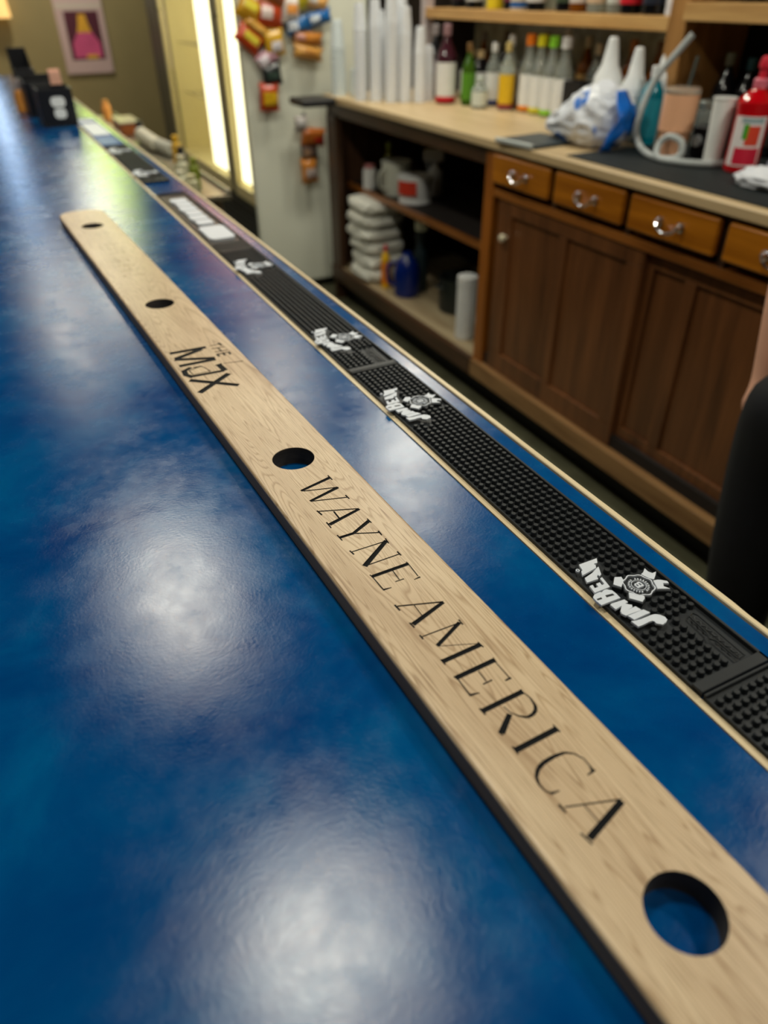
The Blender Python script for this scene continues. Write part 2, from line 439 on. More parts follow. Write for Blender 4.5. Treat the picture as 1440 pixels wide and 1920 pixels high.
mesh_obj('end_panel', box(B(), -.14, .38, BY1 - .09, BY1 - .05, 0, BAR - .04), bar_dark, bar)

# ------------------------------------------------------------------ engraved oak plank
def oak():
    m = bpy.data.materials.new('clear_coated_oak')
    m.use_nodes = True
    nt = m.node_tree
    N, L = nt.nodes, nt.links
    b = N['Principled BSDF']
    tc = N.new('ShaderNodeTexCoord')
    # cathedral figure: rings around an axis slightly tilted to the plank
    mp = N.new('ShaderNodeMapping')
    mp.inputs['Scale'].default_value = (2.1, 34, 34)
    mp.inputs['Rotation'].default_value = (0, 0, .012)
    L.new(tc.outputs['Object'], mp.inputs['Vector'])
    n0 = N.new('ShaderNodeTexNoise')
    n0.inputs['Scale'].default_value = .7
    n0.inputs['Detail'].default_value = 2
    n0.inputs['Distortion'].default_value = .5
    L.new(mp.outputs[0], n0.inputs['Vector'])
    sn = N.new('ShaderNodeMath')
    sn.operation = 'MULTIPLY'
    sn.inputs[1].default_value = 46.0
    L.new(n0.outputs[0], sn.inputs[0])
    fr = N.new('ShaderNodeMath')
    fr.operation = 'FRACT'
    L.new(sn.outputs[0], fr.inputs[0])
    # pores: short dark dashes along the grain
    mp2 = N.new('ShaderNodeMapping')
    mp2.inputs['Scale'].default_value = (28, 900, 900)
    L.new(tc.outputs['Object'], mp2.inputs['Vector'])
    n2 = N.new('ShaderNodeTexNoise')
    n2.inputs['Scale'].default_value = 1.0
    n2.inputs['Detail'].default_value = 2
    L.new(mp2.outputs[0], n2.inputs['Vector'])
    # slow colour drift
    mp3 = N.new('ShaderNodeMapping')
    mp3.inputs['Scale'].default_value = (5, 26, 26)
    L.new(tc.outputs['Object'], mp3.inputs['Vector'])
    n3 = N.new('ShaderNodeTexNoise')
    n3.inputs['Scale'].default_value = 1.0
    n3.inputs['Detail'].default_value = 4
    L.new(mp3.outputs[0], n3.inputs['Vector'])
    base = ramp(nt, n3.outputs[0], [(.32, (184, 157, 124)), (.5, (200, 175, 142)), (.7, (210, 187, 154))])
    ringc = ramp(nt, fr.outputs[0], [(.0, (1, 1, 1, 1)), (.55, (1, 1, 1, 1)), (.86, (.58, .48, .37, 1)), (1.0, (.96, .95, .93, 1))])
    mulA = N.new('ShaderNodeMixRGB')
    mulA.blend_type = 'MULTIPLY'
    mulA.inputs[0].default_value = .75
    L.new(base, mulA.inputs[1])
    L.new(ringc, mulA.inputs[2])
    porec = ramp(nt, n2.outputs[0], [(.30, (.52, .44, .34, 1)), (.44, (1, 1, 1, 1))])
    mulB = N.new('ShaderNodeMixRGB')
    mulB.blend_type = 'MULTIPLY'
    mulB.inputs[0].default_value = .8
    L.new(mulA.outputs[0], mulB.inputs[1])
    L.new(porec, mulB.inputs[2])
    L.new(mulB.outputs[0], b.inputs['Base Color'])
    b.inputs['Roughness'].default_value = .42
    b.inputs['Coat Weight'].default_value = .25
    b.inputs['Coat Roughness'].default_value = .3
    bp = N.new('ShaderNodeBump')
    bp.inputs['Strength'].default_value = .25
    bp.inputs['Distance'].default_value = .0004
    L.new(n2.outputs[0], bp.inputs['Height'])
    L.new(bp.outputs[0], b.inputs['Normal'])
    return m
oak_m = oak()
char_m = mat('charred_groove', (11, 13, 16), .7, spec=.25, var=.75, vscale=900, bump=.6, bscale=1500)
burn_m = mat('burnt_router_edge', (58, 52, 46), .6, var=.4, vscale=40, stretch=(1, 1, 6))

PL_H = .019                                   # plank thickness
PL_W = .0914                                  # plank width
U0, U1 = -.142, 1.660                         # ends along the plank, from the nearest hole
HOLES = [0.0, .50572, 1.01143, 1.51715]
HOLE_R = .0212

def plank_outline(inset):
    r, hw = .036 - inset, PL_W / 2 - inset
    a0, a1 = U0 + inset, U1 - inset
    pts = []
    for cx, cy, s in ((a1 - r, hw - r, 0), (a0 + r, hw - r, PI / 2), (a0 + r, -hw + r, PI), (a1 - r, -hw + r, 1.5 * PI)):
        for k in range(11):
            a = s + PI / 2 * k / 10
            pts.append((cx + r * math.cos(a), cy + r * math.sin(a)))
    return pts

def stroke_quads(data):
    """(u0, v0, u1, v1, t0, t1) in millimetres -> outlines in plank coordinates (local y = -v)"""
    out = []
    for u0, v0, u1, v1, t0, t1 in data:
        a, b_ = Vector((u0, -v0)) / 1000, Vector((u1, -v1)) / 1000
        d = (b_ - a).normalized()
        n = Vector((-d.y, d.x))
        out.append([tuple(a + n * t0 / 2000), tuple(a - n * t0 / 2000), tuple(b_ - n * t1 / 2000), tuple(b_ + n * t1 / 2000)])
    return out

def inside(p, poly):
    s = None
    n = len(poly)
    for i in range(n):
        x0, y0 = poly[i]
        x1, y1 = poly[(i + 1) % n]
        c = (x1 - x0) * (p[1] - y0) - (y1 - y0) * (p[0] - x0)
        if s is None:
            s = c > 0
        elif (c > 0) != s:
            return False
    return True

def build_plank():
    root = thing('shot_plank', 'long oak plank with four round holes and engraved lettering lying on the bar', 'wooden plank',
                 (.21976078 - .03777181 * .09194681, .09194681, BAR), PI / 2 + math.atan(.03777181))
    K = 1000.0
    groups = [('engraved_lettering', WAYNE, .0008), ('engraved_lettering', MOX, .0010), ('engraved_lettering', FAINT, .0003)]
    quads = []
    for gi, (nm, data, dep) in enumerate(groups):
        for q in stroke_quads(data):
            quads.append((gi, q))
    top_loop = plank_outline(.003)
    vin = [(x * K, y * K) for x, y in top_loop]
    ein = [(i, (i + 1) % len(vin)) for i in range(len(vin))]
    for h in HOLES:
        n0 = len(vin)
        NS = 72
        for k in range(NS):
            a = 2 * PI * k / NS
            vin.append(((h + HOLE_R * math.cos(a)) * K, HOLE_R * math.sin(a) * K))
        ein += [(n0 + k, n0 + (k + 1) % NS) for k in range(NS)]
    for gi, q in quads:
        n0 = len(vin)
        vin += [(x * K, y * K) for x, y in q]
        ein += [(n0 + k, n0 + (k + 1) % 4) for k in range(4)]
    res = delaunay_2d_cdt([Vector(v) for v in vin], ein, [], 1, 1e-3)
    vo, fo = [v / K for v in res[0]], res[2]
    cls = []
    for f in fo:
        c = (vo[f[0]] + vo[f[1]] + vo[f[2]]) / 3
        k = -1
        for h in HOLES:
            if (c.x - h) ** 2 + c.y ** 2 < (HOLE_R * .999) ** 2:
                k = -2
        if k == -1:
            # outside the rounded outline?
            hw, r = PL_W / 2 - .003, .033
            qx = max(U0 + .003 + r - c.x, c.x - (U1 - .003 - r), 0)
            qy = max(abs(c.y) - (hw - r), 0)
            if qx * qx + qy * qy > r * r * 1.0001 and qx > 0 and qy > 0:
                k = -3
        if k == -1:
            for gi, q in quads:
                if inside((c.x, c.y), q):
                    k = gi
                    break
        cls.append(k)
    zt = PL_H
    bm = B()
    tv = [bm.verts.new((v.x, v.y, zt)) for v in vo]
    bv = {}
    adj = {}
    for fi, f in enumerate(fo):
        for i in range(3):
            a, b_ = f[i], f[(i + 1) % 3]
            adj.setdefault((min(a, b_), max(a, b_)), []).append((fi, a, b_))
        if cls[fi] == -1:
            bm.faces.new([tv[i] for i in f])
    lets = {gi: B() for gi in range(len(groups))}
    lv = {gi: ({}, {}) for gi in lets}
    def lvert(gi, i, lo):
        d = lv[gi][1 if lo else 0]
        if i not in d:
            d[i] = lets[gi].verts.new((vo[i].x, vo[i].y, zt - (groups[gi][2] if lo else 0)))
        return d[i]
    for fi, f in enumerate(fo):
        if cls[fi] >= 0:
            lets[cls[fi]].faces.new([lvert(cls[fi], i, True) for i in f])
    for (a, b_), ls in adj.items():
        ks = [cls[x[0]] for x in ls]
        if len(ls) == 2 and ks[0] != ks[1]:
            for me_, other in ((0, 1), (1, 0)):
                if ks[me_] >= 0 and ks[other] < 0:
                    gi = ks[me_]
                    lets[gi].faces.new((lvert(gi, a, True), lvert(gi, b_, True), lvert(gi, b_, False), lvert(gi, a, False)))
            if -2 in ks and -1 in ks:
                for i in (a, b_):
                    if i not in bv:
                        bv[i] = (bm.verts.new((vo[i].x, vo[i].y, zt - .0006)), bm.verts.new((vo[i].x, vo[i].y, 0)))
                bm.faces.new((tv[a], tv[b_], bv[b_][0], bv[a][0]))
                f2 = bm.faces.new((bv[a][0], bv[b_][0], bv[b_][1], bv[a][1]))
                f2.material_index = 1
    # eased edges and sides
    prof = [(.003, zt)] + [(.003 * (1 - math.sin(t)), zt - .003 * (1 - math.cos(t))) for t in (.35, .7, 1.05, 1.35, PI / 2)] + [(0, .0012), (.0012, 0)]
    loops = []
    for ins, z in prof:
        loops.append([bm.verts.new((x, y, z)) for x, y in plank_outline(ins)])
    n = len(loops[0])
    for li in range(len(loops) - 1):
        for i in range(n):
            f2 = bm.faces.new((loops[li][i], loops[li][(i + 1) % n], loops[li + 1][(i + 1) % n], loops[li + 1][i]))
            if li >= 5:
                f2.material_index = 2
    bmesh.ops.remove_doubles(bm, verts=bm.verts, dist=1e-6)
    bmesh.ops.delete(bm, geom=[v for v in bm.verts if not v.link_faces], context='VERTS')
    bmesh.ops.recalc_face_normals(bm, faces=bm.faces)
    for f2 in bm.faces:
        if abs(f2.normal.z) > .99 and f2.normal.z < 0:
            f2.normal_flip()
    mesh_obj('plank', bm, [oak_m, burn_m, SIDE_M], root, normals=False, angle=.9)
    for gi, (nm, data, dep) in enumerate(groups):
        o = mesh_obj(nm, lets[gi], char_m if gi < 2 else mat('faint_engraving', (128, 104, 74), .6), root, smooth=False)
        o['label'] = ['dark engraved capitals reading WAYNE AMERICA', 'dark engraved two-line logo between the second and third holes', 'faint thin engraved letters near the far end'][gi]
    return root
SIDE_M = wood('plank_side', (150, 122, 92), (104, 84, 64), .55, 'X')
build_plank()

# ------------------------------------------------------------------ rubber rail mats
rubber = mat('black_rubber', (30, 34, 38), .5, var=.15, vscale=60, spec=.45)
rub_white = mat('white_rubber_print', (206, 212, 222), .5, var=.03, vscale=200)
ML, MX0, MX1 = .58, -.0323, .0352
NUBX = [.404, .396, .3885, .381, .3733, .3655, .358, .350]

def arc_poly(cx, cy, r0, r1, a0, a1, n=10):
    return [(cx + r1 * math.cos(a0 + (a1 - a0) * k / n), cy + r1 * math.sin(a0 + (a1 - a0) * k / n)) for k in range(n + 1)] + \
           [(cx + r0 * math.cos(a1 - (a1 - a0) * k / n), cy + r0 * math.sin(a1 - (a1 - a0) * k / n)) for k in range(n + 1)]

def tray_bm(length, band=.010):
    """shallow rubber tray: floor, side rims and a flat band at the near end"""
    bm = B()
    box(bm, MX0, MX1, .0008, length - .0008, 0, .0022)
    for x0, x1, y0, y1 in ((MX0, MX0 + .0014, .0008, length - .0008), (MX1 - .0026, MX1, .0008, length - .0008),
                           (MX0, MX1, .0008, band), (MX0, MX1, length - .003, length - .0008)):
        box(bm, x0, x1, y0, y1, .0022, .0040 if x0 == MX0 and x1 < 0 else .0062, .0004, 1)
    return bm

def logo_points():
    pts = []
    for p in LOGO_LETTERS + LOGO_TABS:
        for i in range(len(p)):
            a, b_ = Vector(p[i]), Vector(p[(i + 1) % len(p)])
            for k in range(4):
                pts.append(a.lerp(b_, k / 4) / 1000)
    return pts

SEAL = (.0052, .0015)
def make_whiskey_mat():
    root = thing('bar_mat', 'x', 'bar mat')
    bm = tray_bm(ML)
    lp = logo_points()
    lys = (.1027, .4667)
    y = .0150
    while y < ML - .006:
        for gx in NUBX:
            x = gx - .3763
            bad = x > .012 and .010 < y < .064
            for ly in lys:
                q = Vector((x, y - ly))
                if abs(q.y) < .06 and ((q - Vector(SEAL)).length < .0150 or min((q - p).length for p in lp) < .0042):
                    bad = True
            if not bad:
                lathe(bm, [(.0031, .0022), (.0027, .0060), (.0021, .0066)], 8, x, y, 0)
        y += .00782
    mesh_obj('rubber_base', bm, rubber, root, angle=.7)
    # small embossed cartouche in the corner
    bm = B()
    pts = [(.0175 + .0022 * math.sin(t * 9), .012 + .05 * t) for t in [k / 12 for k in range(13)]]
    tube(bm, [(px, py, .0055) for px, py in [(.0150, .012), (.0150, .032), (.0122, .036), (.0150, .041), (.0165, .060), (.0215, .062), (.0235, .058), (.0220, .012), (.0150, .012)]], .0007, 6)
    tube(bm, [(.0188 + .0016 * math.sin(k * 1.9), .015 + k * .0018, .0052) for k in range(25)], .0006, 5)
    mesh_obj('embossed_cartouche', bm, rubber, root)
    for ly in lys:
        bm = B()
        for p in LOGO_LETTERS:
            c = sum((Vector(q) for q in p), Vector((0, 0))) / len(p)
            prism(bm, [tuple((c + (Vector(q) - c) * .93) / 1000) for q in p], .0062, .0081)
        ringc = (-.0400, .0420)
        a = LOGO_LETTERS[-1][0]
        prism(bm, arc_poly(a[0] / 1000 - .0012, a[1] / 1000 + .0022, .0009, .0017, 0, 2 * PI - .001, 20), .0062, .0081)
        o = mesh_obj('logo_lettering', bm, rub_white, root, smooth=False, loc=(0, ly, 0))
        o['label'] = 'raised white JIM BEAM lettering'
        bm = B()
        for p in LOGO_SLITS:
            prism(bm, [(x / 1000, y_ / 1000) for x, y_ in p], .0081, .0083)
        for gi in (0, 1, 4):                      # thin engraved inline strokes of J, I, M
            p = LOGO_LETTERS[gi]
        mesh_obj('letter_counters', bm, rubber, o, smooth=False)
        bm = B()
        cx, cy = SEAL
        lathe(bm, [(.0136, .0022), (.0136, .0058), (.0132, .0063)], 64, cx, cy, 0, fn=lambda t: 1 + .055 * math.cos(8 * t))
        for p in LOGO_TABS:
            c = sum((Vector(q) for q in p), Vector((0, 0))) / len(p)
            prism(bm, [tuple((c + (Vector(q) - c) * 1.18) / 1000) for q in p], .0022, .0062)
        mesh_obj('seal_pad', bm, rubber, root, loc=(0, ly, 0))
        bm = B()
        n = 64
        def ring(r0, r1, lob, z0=.0062, z1=.0081):
            P = []
            for k in range(n):
                t = 2 * PI * k / n
                f = 1 + lob * math.cos(8 * t)
                P.append([(cx + r * f * math.cos(t), cy + r * f * math.sin(t)) for r in (r0, r1)])
            lo = [[bm.verts.new((q[0], q[1], z0)) for q in p] for p in P]
            hi = [[bm.verts.new((q[0], q[1], z1)) for q in p] for p in P]
            for k in range(n):
                j = (k + 1) % n
                bm.faces.new((hi[k][0], hi[j][0], hi[j][1], hi[k][1]))
                bm.faces.new((lo[k][1], lo[j][1], hi[j][1], hi[k][1]))
                bm.faces.new((lo[k][0], hi[k][0], hi[j][0], lo[j][0]))
        ring(.0117, .0126, .05)
        ring(.0057, .0061, 0)
        for k in range(22):                       # the words around the seal, as small bars
            if k in (5, 16):
                continue
            t = 2 * PI * k / 22
            prism(bm, arc_poly(cx, cy, .0070, .0086, t, t + .12, 2), .0062, .0078)
        # letter B, read from the bartender's side (up is -x)
        def bq(x0, x1, y0, y1):
            box(bm, cx + x0, cx + x1, cy + y0, cy + y1, .0062, .0081)
        bq(-.0034, .0034, -.0026, -.0011)
        bq(-.0034, -.0022, -.0011, .0018)
        bq(-.0007, .0006, -.0011, .0020)
        bq(.0022, .0034, -.0011, .0020)
        bq(-.0026, -.0004, .0014, .0027)
        bq(.0002, .0030, .0016, .0030)
        for p in LOGO_TABS:
            prism(bm, [(a / 1000, b_ / 1000) for a, b_ in p], .006, .0080)
        mesh_obj('logo_seal', bm, rub_white, root, smooth=False, loc=(0, ly, 0))['label'] = 'white scalloped ribbon seal with a letter B'
    return root

m1 = make_whiskey_mat()
mats = [(m1, .1973, 'black JIM BEAM rubber bar mat beside the WAYNE AMERICA lettering, third in the row from its far end')]
m0 = copy_tree(m1)
mats.append((m0, -.3827, 'nearest black nubbed bar mat, cut off by the right edge of the photo'))
m2 = copy_tree(m1)
mats.append((m2, .7773, 'black JIM BEAM rubber bar mat just beyond the sharpest one'))
m4 = copy_tree(m1)
mats.append((m4, 2.03, 'blurred black bar mat with two white logos, touching the blue and white mat'))
for o, y, lb in mats:
    o.location = (.3763, y, BAR)
    tag(o, lb, 'bar mat', 'rubber bar mats in a row along the bar')
mats[0][0]['label'] = 'black rubber bar mat with the two sharpest white JIM BEAM logos'

t = thing('bar_mat', 'smooth black bar mat with a row of white blocks and a white rounded rectangle', 'bar mat', (.3763, 1.3585, BAR), 0, 'rubber bar mats in a row along the bar')
mesh_obj('rubber_base', tray_bm(.522, .004), mat('brown_black_rubber', (44, 38, 34), .45, var=.1, vscale=40), t)
def rrect(x0, x1, y0, y1, r, n=5):
    out = []
    for cx, cy, s in ((x1 - r, y1 - r, 0), (x0 + r, y1 - r, PI / 2), (x0 + r, y0 + r, PI), (x1 - r, y0 + r, 1.5 * PI)):
        out += [(cx + r * math.cos(s + PI / 2 * k / n), cy + r * math.sin(s + PI / 2 * k / n)) for k in range(n + 1)]
    return out
bm = B()
prism(bm, rrect(-.024, .027, .085, .185, .012), .0022, .0066)
mesh_obj('white_panel', bm, rub_white, t, smooth=False)
bm = B()
for k in range(6):
    y0 = .205 + k * .042
    prism(bm, rrect(-.016 - .003 * (k % 2), .018, y0, y0 + .036, .006), .0022, .0066)
mesh_obj('white_block_letters', bm, rub_white, t, smooth=False)
bm = B()
for k in range(22):
    box(bm, MX0 + .004 + k * .0028, MX0 + .0052 + k * .0028, .006, .060, .0022, .0055)
mesh_obj('ribbed_end', bm, rubber, t, smooth=False)

blue_rub = mat('blue_mat_rubber', (0, 74, 150), .45, var=.08, vscale=30)
t = thing('bar_mat', 'blue and white bar mat farthest along, beside the black caddy', 'bar mat', (.3763, 2.625, BAR), 0, 'rubber bar mats in a row along the bar')
mesh_obj('rubber_base', tray_bm(.63, .01), blue_rub, t)
bm = B()
prism(bm, rrect(-.029, .030, .20, .49, .012), .0022, .0068)
mesh_obj('white_panel', bm, rub_white, t, smooth=False)
bm = B()
prism(bm, rrect(-.029, .030, .54, .60, .006), .0022, .0068)
mesh_obj('white_band', bm, rub_white, t, smooth=False)

# ------------------------------------------------------------------ caddies on the far bar
black_pl = mat('black_plastic', (14, 16, 22), .38, var=.1, vscale=20)
white_pr = mat('white_print', (222, 226, 226), .6)
pink_paper = mat('pink_card', (224, 172, 150), .7, var=.06, vscale=30)
def caddy(x, y, w, d, hf, hb, label, plaque):
    t = thing('napkin_caddy', label, 'caddy', (x, y, BAR), .03, 'black caddies on the far bar')
    bm = B()
    wl = .003
    box(bm, -w / 2, w / 2, -d / 2, d / 2, 0, .004, .001)
    box(bm, -w / 2, w / 2, -d / 2, -d / 2 + wl, .004, hf, .001)
    box(bm, -w / 2, w / 2, d / 2 - wl, d / 2, .004, hb, .001)
    for s in (-1, 1):
        x0 = s * w / 2 - (wl if s > 0 else 0)
        vs = [(x0, -d / 2 + wl, .004), (x0, d / 2 - wl, .004), (x0, d / 2 - wl, hb * .96), (x0, 0, hf * 1.02), (x0, -d / 2 + wl, hf)]
        a = [bm.verts.new(p) for p in vs]
        b_ = [bm.verts.new((p[0] + wl, p[1], p[2])) for p in vs]
        bm.faces.new(a)
        bm.faces.new(list(reversed(b_)))
        for i in range(5):
            bm.faces.new((a[i], b_[i], b_[(i + 1) % 5], a[(i + 1) % 5]))
    mesh_obj('body', bm, black_pl, t)
    bm = B()
    box(bm, -w / 2 + wl, w / 2 - wl, -.0015, .0015, .004, hf * 1.05)
    mesh_obj('divider', bm, black_pl, t)
    if plaque:
        bm = B()
        for z0, wd_ in ((.062, .048), (.026, .040)):
            vs = [(p[0], p[1]) for p in rrect(-wd_ / 2 + .004, wd_ / 2 + .004, z0, z0 + .032, .013)]
            lo = [bm.verts.new((p[0], -d / 2 - .0012, p[1])) for p in vs]
            hi = [bm.verts.new((p[0], -d / 2 + .0002, p[1])) for p in vs]
            bm.faces.new(lo)
            for i in range(len(vs)):
                bm.faces.new((lo[i], hi[i], hi[(i + 1) % len(vs)], lo[(i + 1) % len(vs)]))
        mesh_obj('logo', bm, white_pr, t, smooth=False)['label'] = 'white two-lobed logo on the front'
    return t
caddy(.285, 3.20, .115, .15, .118, .122, 'black caddy with a white two-part logo standing on the far bar', True)
caddy(.27, 3.50, .12, .18, .118, .13, 'low black caddy directly behind the one with the white logo', False)
caddy(.252, 3.88, .075, .16, .13, .20, 'tall narrow black caddy behind the other caddies at the far bar end', False)
t = thing('card_stack', 'stack of peach coloured cards upright in the black caddy with the logo', 'cards', (.31, 3.235, BAR + .0042))
bm = B()
for k in range(6):
    box(bm, -.019, .019, -.018 + k * .006, -.014 + k * .006, 0, .158 + .003 * (k % 3), .001, 1)
mesh_obj('cards', bm, pink_paper, t)
t = thing('condiment_bottle', 'orange bottle with grey cap standing left of the black caddies', 'bottle', (.200, 3.60, BAR))
mesh_obj('bottle_body', lathe(B(), [(.02, 0), (.023, .004), (.023, .06), (.012, .08)], 20), mat('orange_plastic', (226, 150, 66), .4), t)
mesh_obj('cap', lathe(B(), [(.0121, .08), (.012, .1), (.005, .115), (.002, .116)], 16), mat('grey_cap', (150, 140, 140), .5), t)

# ------------------------------------------------------------------ back bar carcase
cab = wood('amber_cabinet_wood', (176, 104, 34), (112, 58, 14), .32, 'Z', .8, coat=.3)
cab_y = wood('amber_cabinet_rail', (166, 102, 42), (106, 60, 20), .32, 'Y', .8, coat=.3)
drw = wood('amber_drawer_front', (190, 118, 26), (136, 76, 8), .28, 'Y', .7, coat=.4)
drk = wood('dark_cabinet_wood', (86, 56, 34), (48, 30, 18), .4, 'Y', .8)
drk_z = wood('dark_upright_wood', (84, 56, 36), (46, 30, 20), .42, 'Z', .8)
door_m = wood('brown_door_panel', (122, 76, 42), (78, 46, 24), .34, 'Z', .6, coat=.2)
top_m = wood('pale_counter_top', (206, 182, 142), (178, 152, 110), .4, 'Y', .8)
chrome = mat('polished_metal', (226, 222, 226), .16, metal=1.0)
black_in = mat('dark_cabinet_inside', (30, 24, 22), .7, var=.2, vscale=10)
YE0, YM, YE1 = -1.2, 2.39, 3.85

ctop = thing('back_counter', 'pale wooden back counter top running above the cabinets', 'counter top')
mesh_obj('top_board', box(B(), 1.60, 2.34, YE0, YE1, CT - .030, CT, .005, 3), top_m, ctop)
mesh_obj('under_rail', box(B(), 1.618, 1.64, YE0, YE1, .997, 1.004), drk, ctop)
mesh_obj('end_ledge', box(B(), 1.42, 1.60, 3.67, 3.85, CT - .035, CT - .002, .012, 3), mat('dark_ledge', (34, 34, 36), .4), ctop)['label'] = 'dark ledge sticking out at the far end'

cabt = thing('drawer_cabinet', 'brown wooden cabinet with a row of drawers above sliding panel doors', 'cabinet')
bm = B()
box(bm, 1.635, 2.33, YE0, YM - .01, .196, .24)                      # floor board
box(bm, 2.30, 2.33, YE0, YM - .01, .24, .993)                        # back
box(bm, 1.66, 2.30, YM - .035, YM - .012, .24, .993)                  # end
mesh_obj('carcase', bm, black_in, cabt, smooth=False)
mesh_obj('base_rail', box(B(), 1.605, 1.68, YE0, YM, .122, .196, .006), wood('toplit_base_rail', (164, 126, 82), (112, 76, 42), .38, 'Y', .8), cabt)  # paler than the other rails; top light and highlight are in the colour
mesh_obj('toe_kick', box(B(), 1.690, 1.71, YE0, YM, 0, .122), mat('black_kick', (10, 12, 16), .6), cabt)
mesh_obj('corner_post', box(B(), 1.62, 1.66, YM - .058, YM, .196, .994, .003), cab, cabt)
mesh_obj('drawer_rail', box(B(), 1.622, 1.66, YE0, YM - .058, .848, .874, .003), cab_y, cabt)
mesh_obj('top_rail', box(B(), 1.640, 1.66, YE0, YM - .058, .974, .994), drk, cabt)
yd = [(2.330, 2.006), (1.978, 1.660), (1.634, 1.315), (1.286, .965), (.938, .615), (.588, .265)]
for (a, b_), (c, d) in zip(yd, yd[1:]):
    mesh_obj('drawer_divider', box(B(), 1.630, 1.66, c + .003, b_ - .003, .874, .994), drk_z, cabt)
def bail_pull(parent, y):
    bm = B()
    for s in (-1, 1):
        lathe(bm, [(.013, 0), (.013, .003), (.007, .006), (.006, .016), (.003, .018)], 14)
        bmesh.ops.rotate(bm, verts=[v for v in bm.verts if not v.tag], cent=(0, 0, 0), matrix=Matrix.Rotation(-PI / 2, 3, 'Y'))
        for v in bm.verts:
            if not v.tag:
                v.co += Vector((0, s * .038, 0))
                v.tag = True
    tube(bm, spline([(-.014, -.038, 0), (-.018, -.030, -.012), (-.020, -.012, -.019), (-.021, 0, -.021), (-.020, .012, -.019), (-.018, .030, -.012), (-.014, .038, 0)], 4), .0038, 8)
    mesh_obj('bail_pull', bm, chrome, parent, loc=(1.6045, y, .945))
for a, b_ in yd:
    d = mesh_obj('drawer', box(B(), 1.606, 1.63, b_, a, .897, .992, .008, 3), drw, cabt)
    bail_pull(d, (a + b_) / 2 - .005)
def sliding_door(name, x, y0, y1, stiles, knob=None):
    bm = B()
    zs = (.198, .842)
    w = .022
    for a, b_ in stiles:
        box(bm, x, x + w, a, b_, .276, .800, .003)
    box(bm, x, x + w, y0, y1, zs[0], .276, .003)
    box(bm, x, x + w, y0, y1, .800, zs[1], .003)
    d = mesh_obj(name, bm, door_m, cabt)
    mesh_obj('door_panel', box(B(), x + .012, x + .017, y0 + .01, y1 - .01, .25, .82), door_m, d)
    if knob:
        bm = B()
        lathe(bm, [(.006, 0), (.006, .008), (.012, .012), (.0145, .019), (.012, .026), (.004, .029)], 18)
        bmesh.ops.rotate(bm, verts=bm.verts, cent=(0, 0, 0), matrix=Matrix.Rotation(-PI / 2, 3, 'Y'))
        mesh_obj('knob', bm, mat('ivory_knob', (226, 218, 190), .3), d, loc=(x, knob, .724))['label'] = 'small round ivory knob'
sliding_door('door', 1.628, 1.560, 2.300, [(2.215, 2.300), (1.905, 1.945), (1.560, 1.625)], 2.237)
sliding_door('door', 1.652, .82, 1.62, [(1.536, 1.62), (1.375, 1.418), (.82, .90)])
sliding_door('door', 1.628, .08, .84, [(.755, .84), (.44, .48), (.08, .145)])

ou = thing('open_shelf_unit', 'dark open shelf unit left of the drawers holding towels and bottles', 'shelf unit')
mesh_obj('base_rail', box(B(), 1.605, 1.68, YM + .001, YE1, .122, .196, .006), drk, ou)
mesh_obj('toe_kick', box(B(), 1.690, 1.71, YM + .001, YE1 - .03, 0, .122), mat('black_kick', (10, 12, 16), .6), ou)
mesh_obj('bottom_shelf', box(B(), 1.625, 2.30, YM + .012, YE1 - .03, .176, .2), wood('pale_bottom_shelf', (176, 160, 128), (140, 120, 90), .5, 'Y'), ou)  # paler wood than the middle shelf
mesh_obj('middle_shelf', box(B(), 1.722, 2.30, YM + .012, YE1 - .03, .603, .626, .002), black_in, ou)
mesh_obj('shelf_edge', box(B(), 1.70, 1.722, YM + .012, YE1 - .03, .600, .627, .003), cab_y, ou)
mesh_obj('side_panel', box(B(), 1.62, 2.33, YE1 - .03, YE1, .0, .996, .002), drk_z, ou)
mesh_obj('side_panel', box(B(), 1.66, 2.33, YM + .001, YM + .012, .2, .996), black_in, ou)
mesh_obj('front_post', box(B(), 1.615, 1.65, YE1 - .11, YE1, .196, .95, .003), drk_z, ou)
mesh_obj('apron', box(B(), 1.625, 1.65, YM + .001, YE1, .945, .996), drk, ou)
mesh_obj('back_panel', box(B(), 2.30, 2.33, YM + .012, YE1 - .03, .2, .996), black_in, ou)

# upper shelving above the counter
us = thing('bottle_shelving', 'wooden bottle shelving above the back counter with pale shelf edges', 'shelving')
edge_m = wood('honey_shelf_edge', (206, 164, 104), (172, 126, 70), .4, 'Y', .8)
mesh_obj('shelf', box(B(), 2.05, 2.34, 2.06, 3.62, 1.345, 1.385, .004), edge_m, us)
mesh_obj('shelf', box(B(), 2.03, 2.34, .2, 1.985, 1.377, 1.424, .004), edge_m, us)
mesh_obj('shelf_post', box(B(), 2.05, 2.34, 1.985, 2.06, CT, 2.3, .004), wood('honey_post', (176, 128, 72), (132, 90, 44), .4, 'Z'), us)
mesh_obj('pale_post', box(B(), 2.05, 2.10, 3.62, 3.66, CT, 2.3, .004), mat('pale_painted_post', (188, 176, 178), .5), us)
mesh_obj('side_panel', box(B(), 2.10, 2.34, 3.63, 3.66, CT, 2.3), black_in, us)
mesh_obj('top_shelf', box(B(), 2.06, 2.34, .2, 3.62, 1.86, 1.89, .004), edge_m, us)
mirror_m = mat('grey_stone_back', (158, 160, 142), .25, var=.45, vscale=14)
mesh_obj('back_panel', box(B(), 2.343, 2.358, .2, 3.63, CT, 2.3), mirror_m, us)
mesh_obj('dark_recess', box(B(), 2.330, 2.343, .2, 1.985, CT, 1.377), mat('dark_recess_paint', (16, 14, 18), .35, var=.3, vscale=8), us)

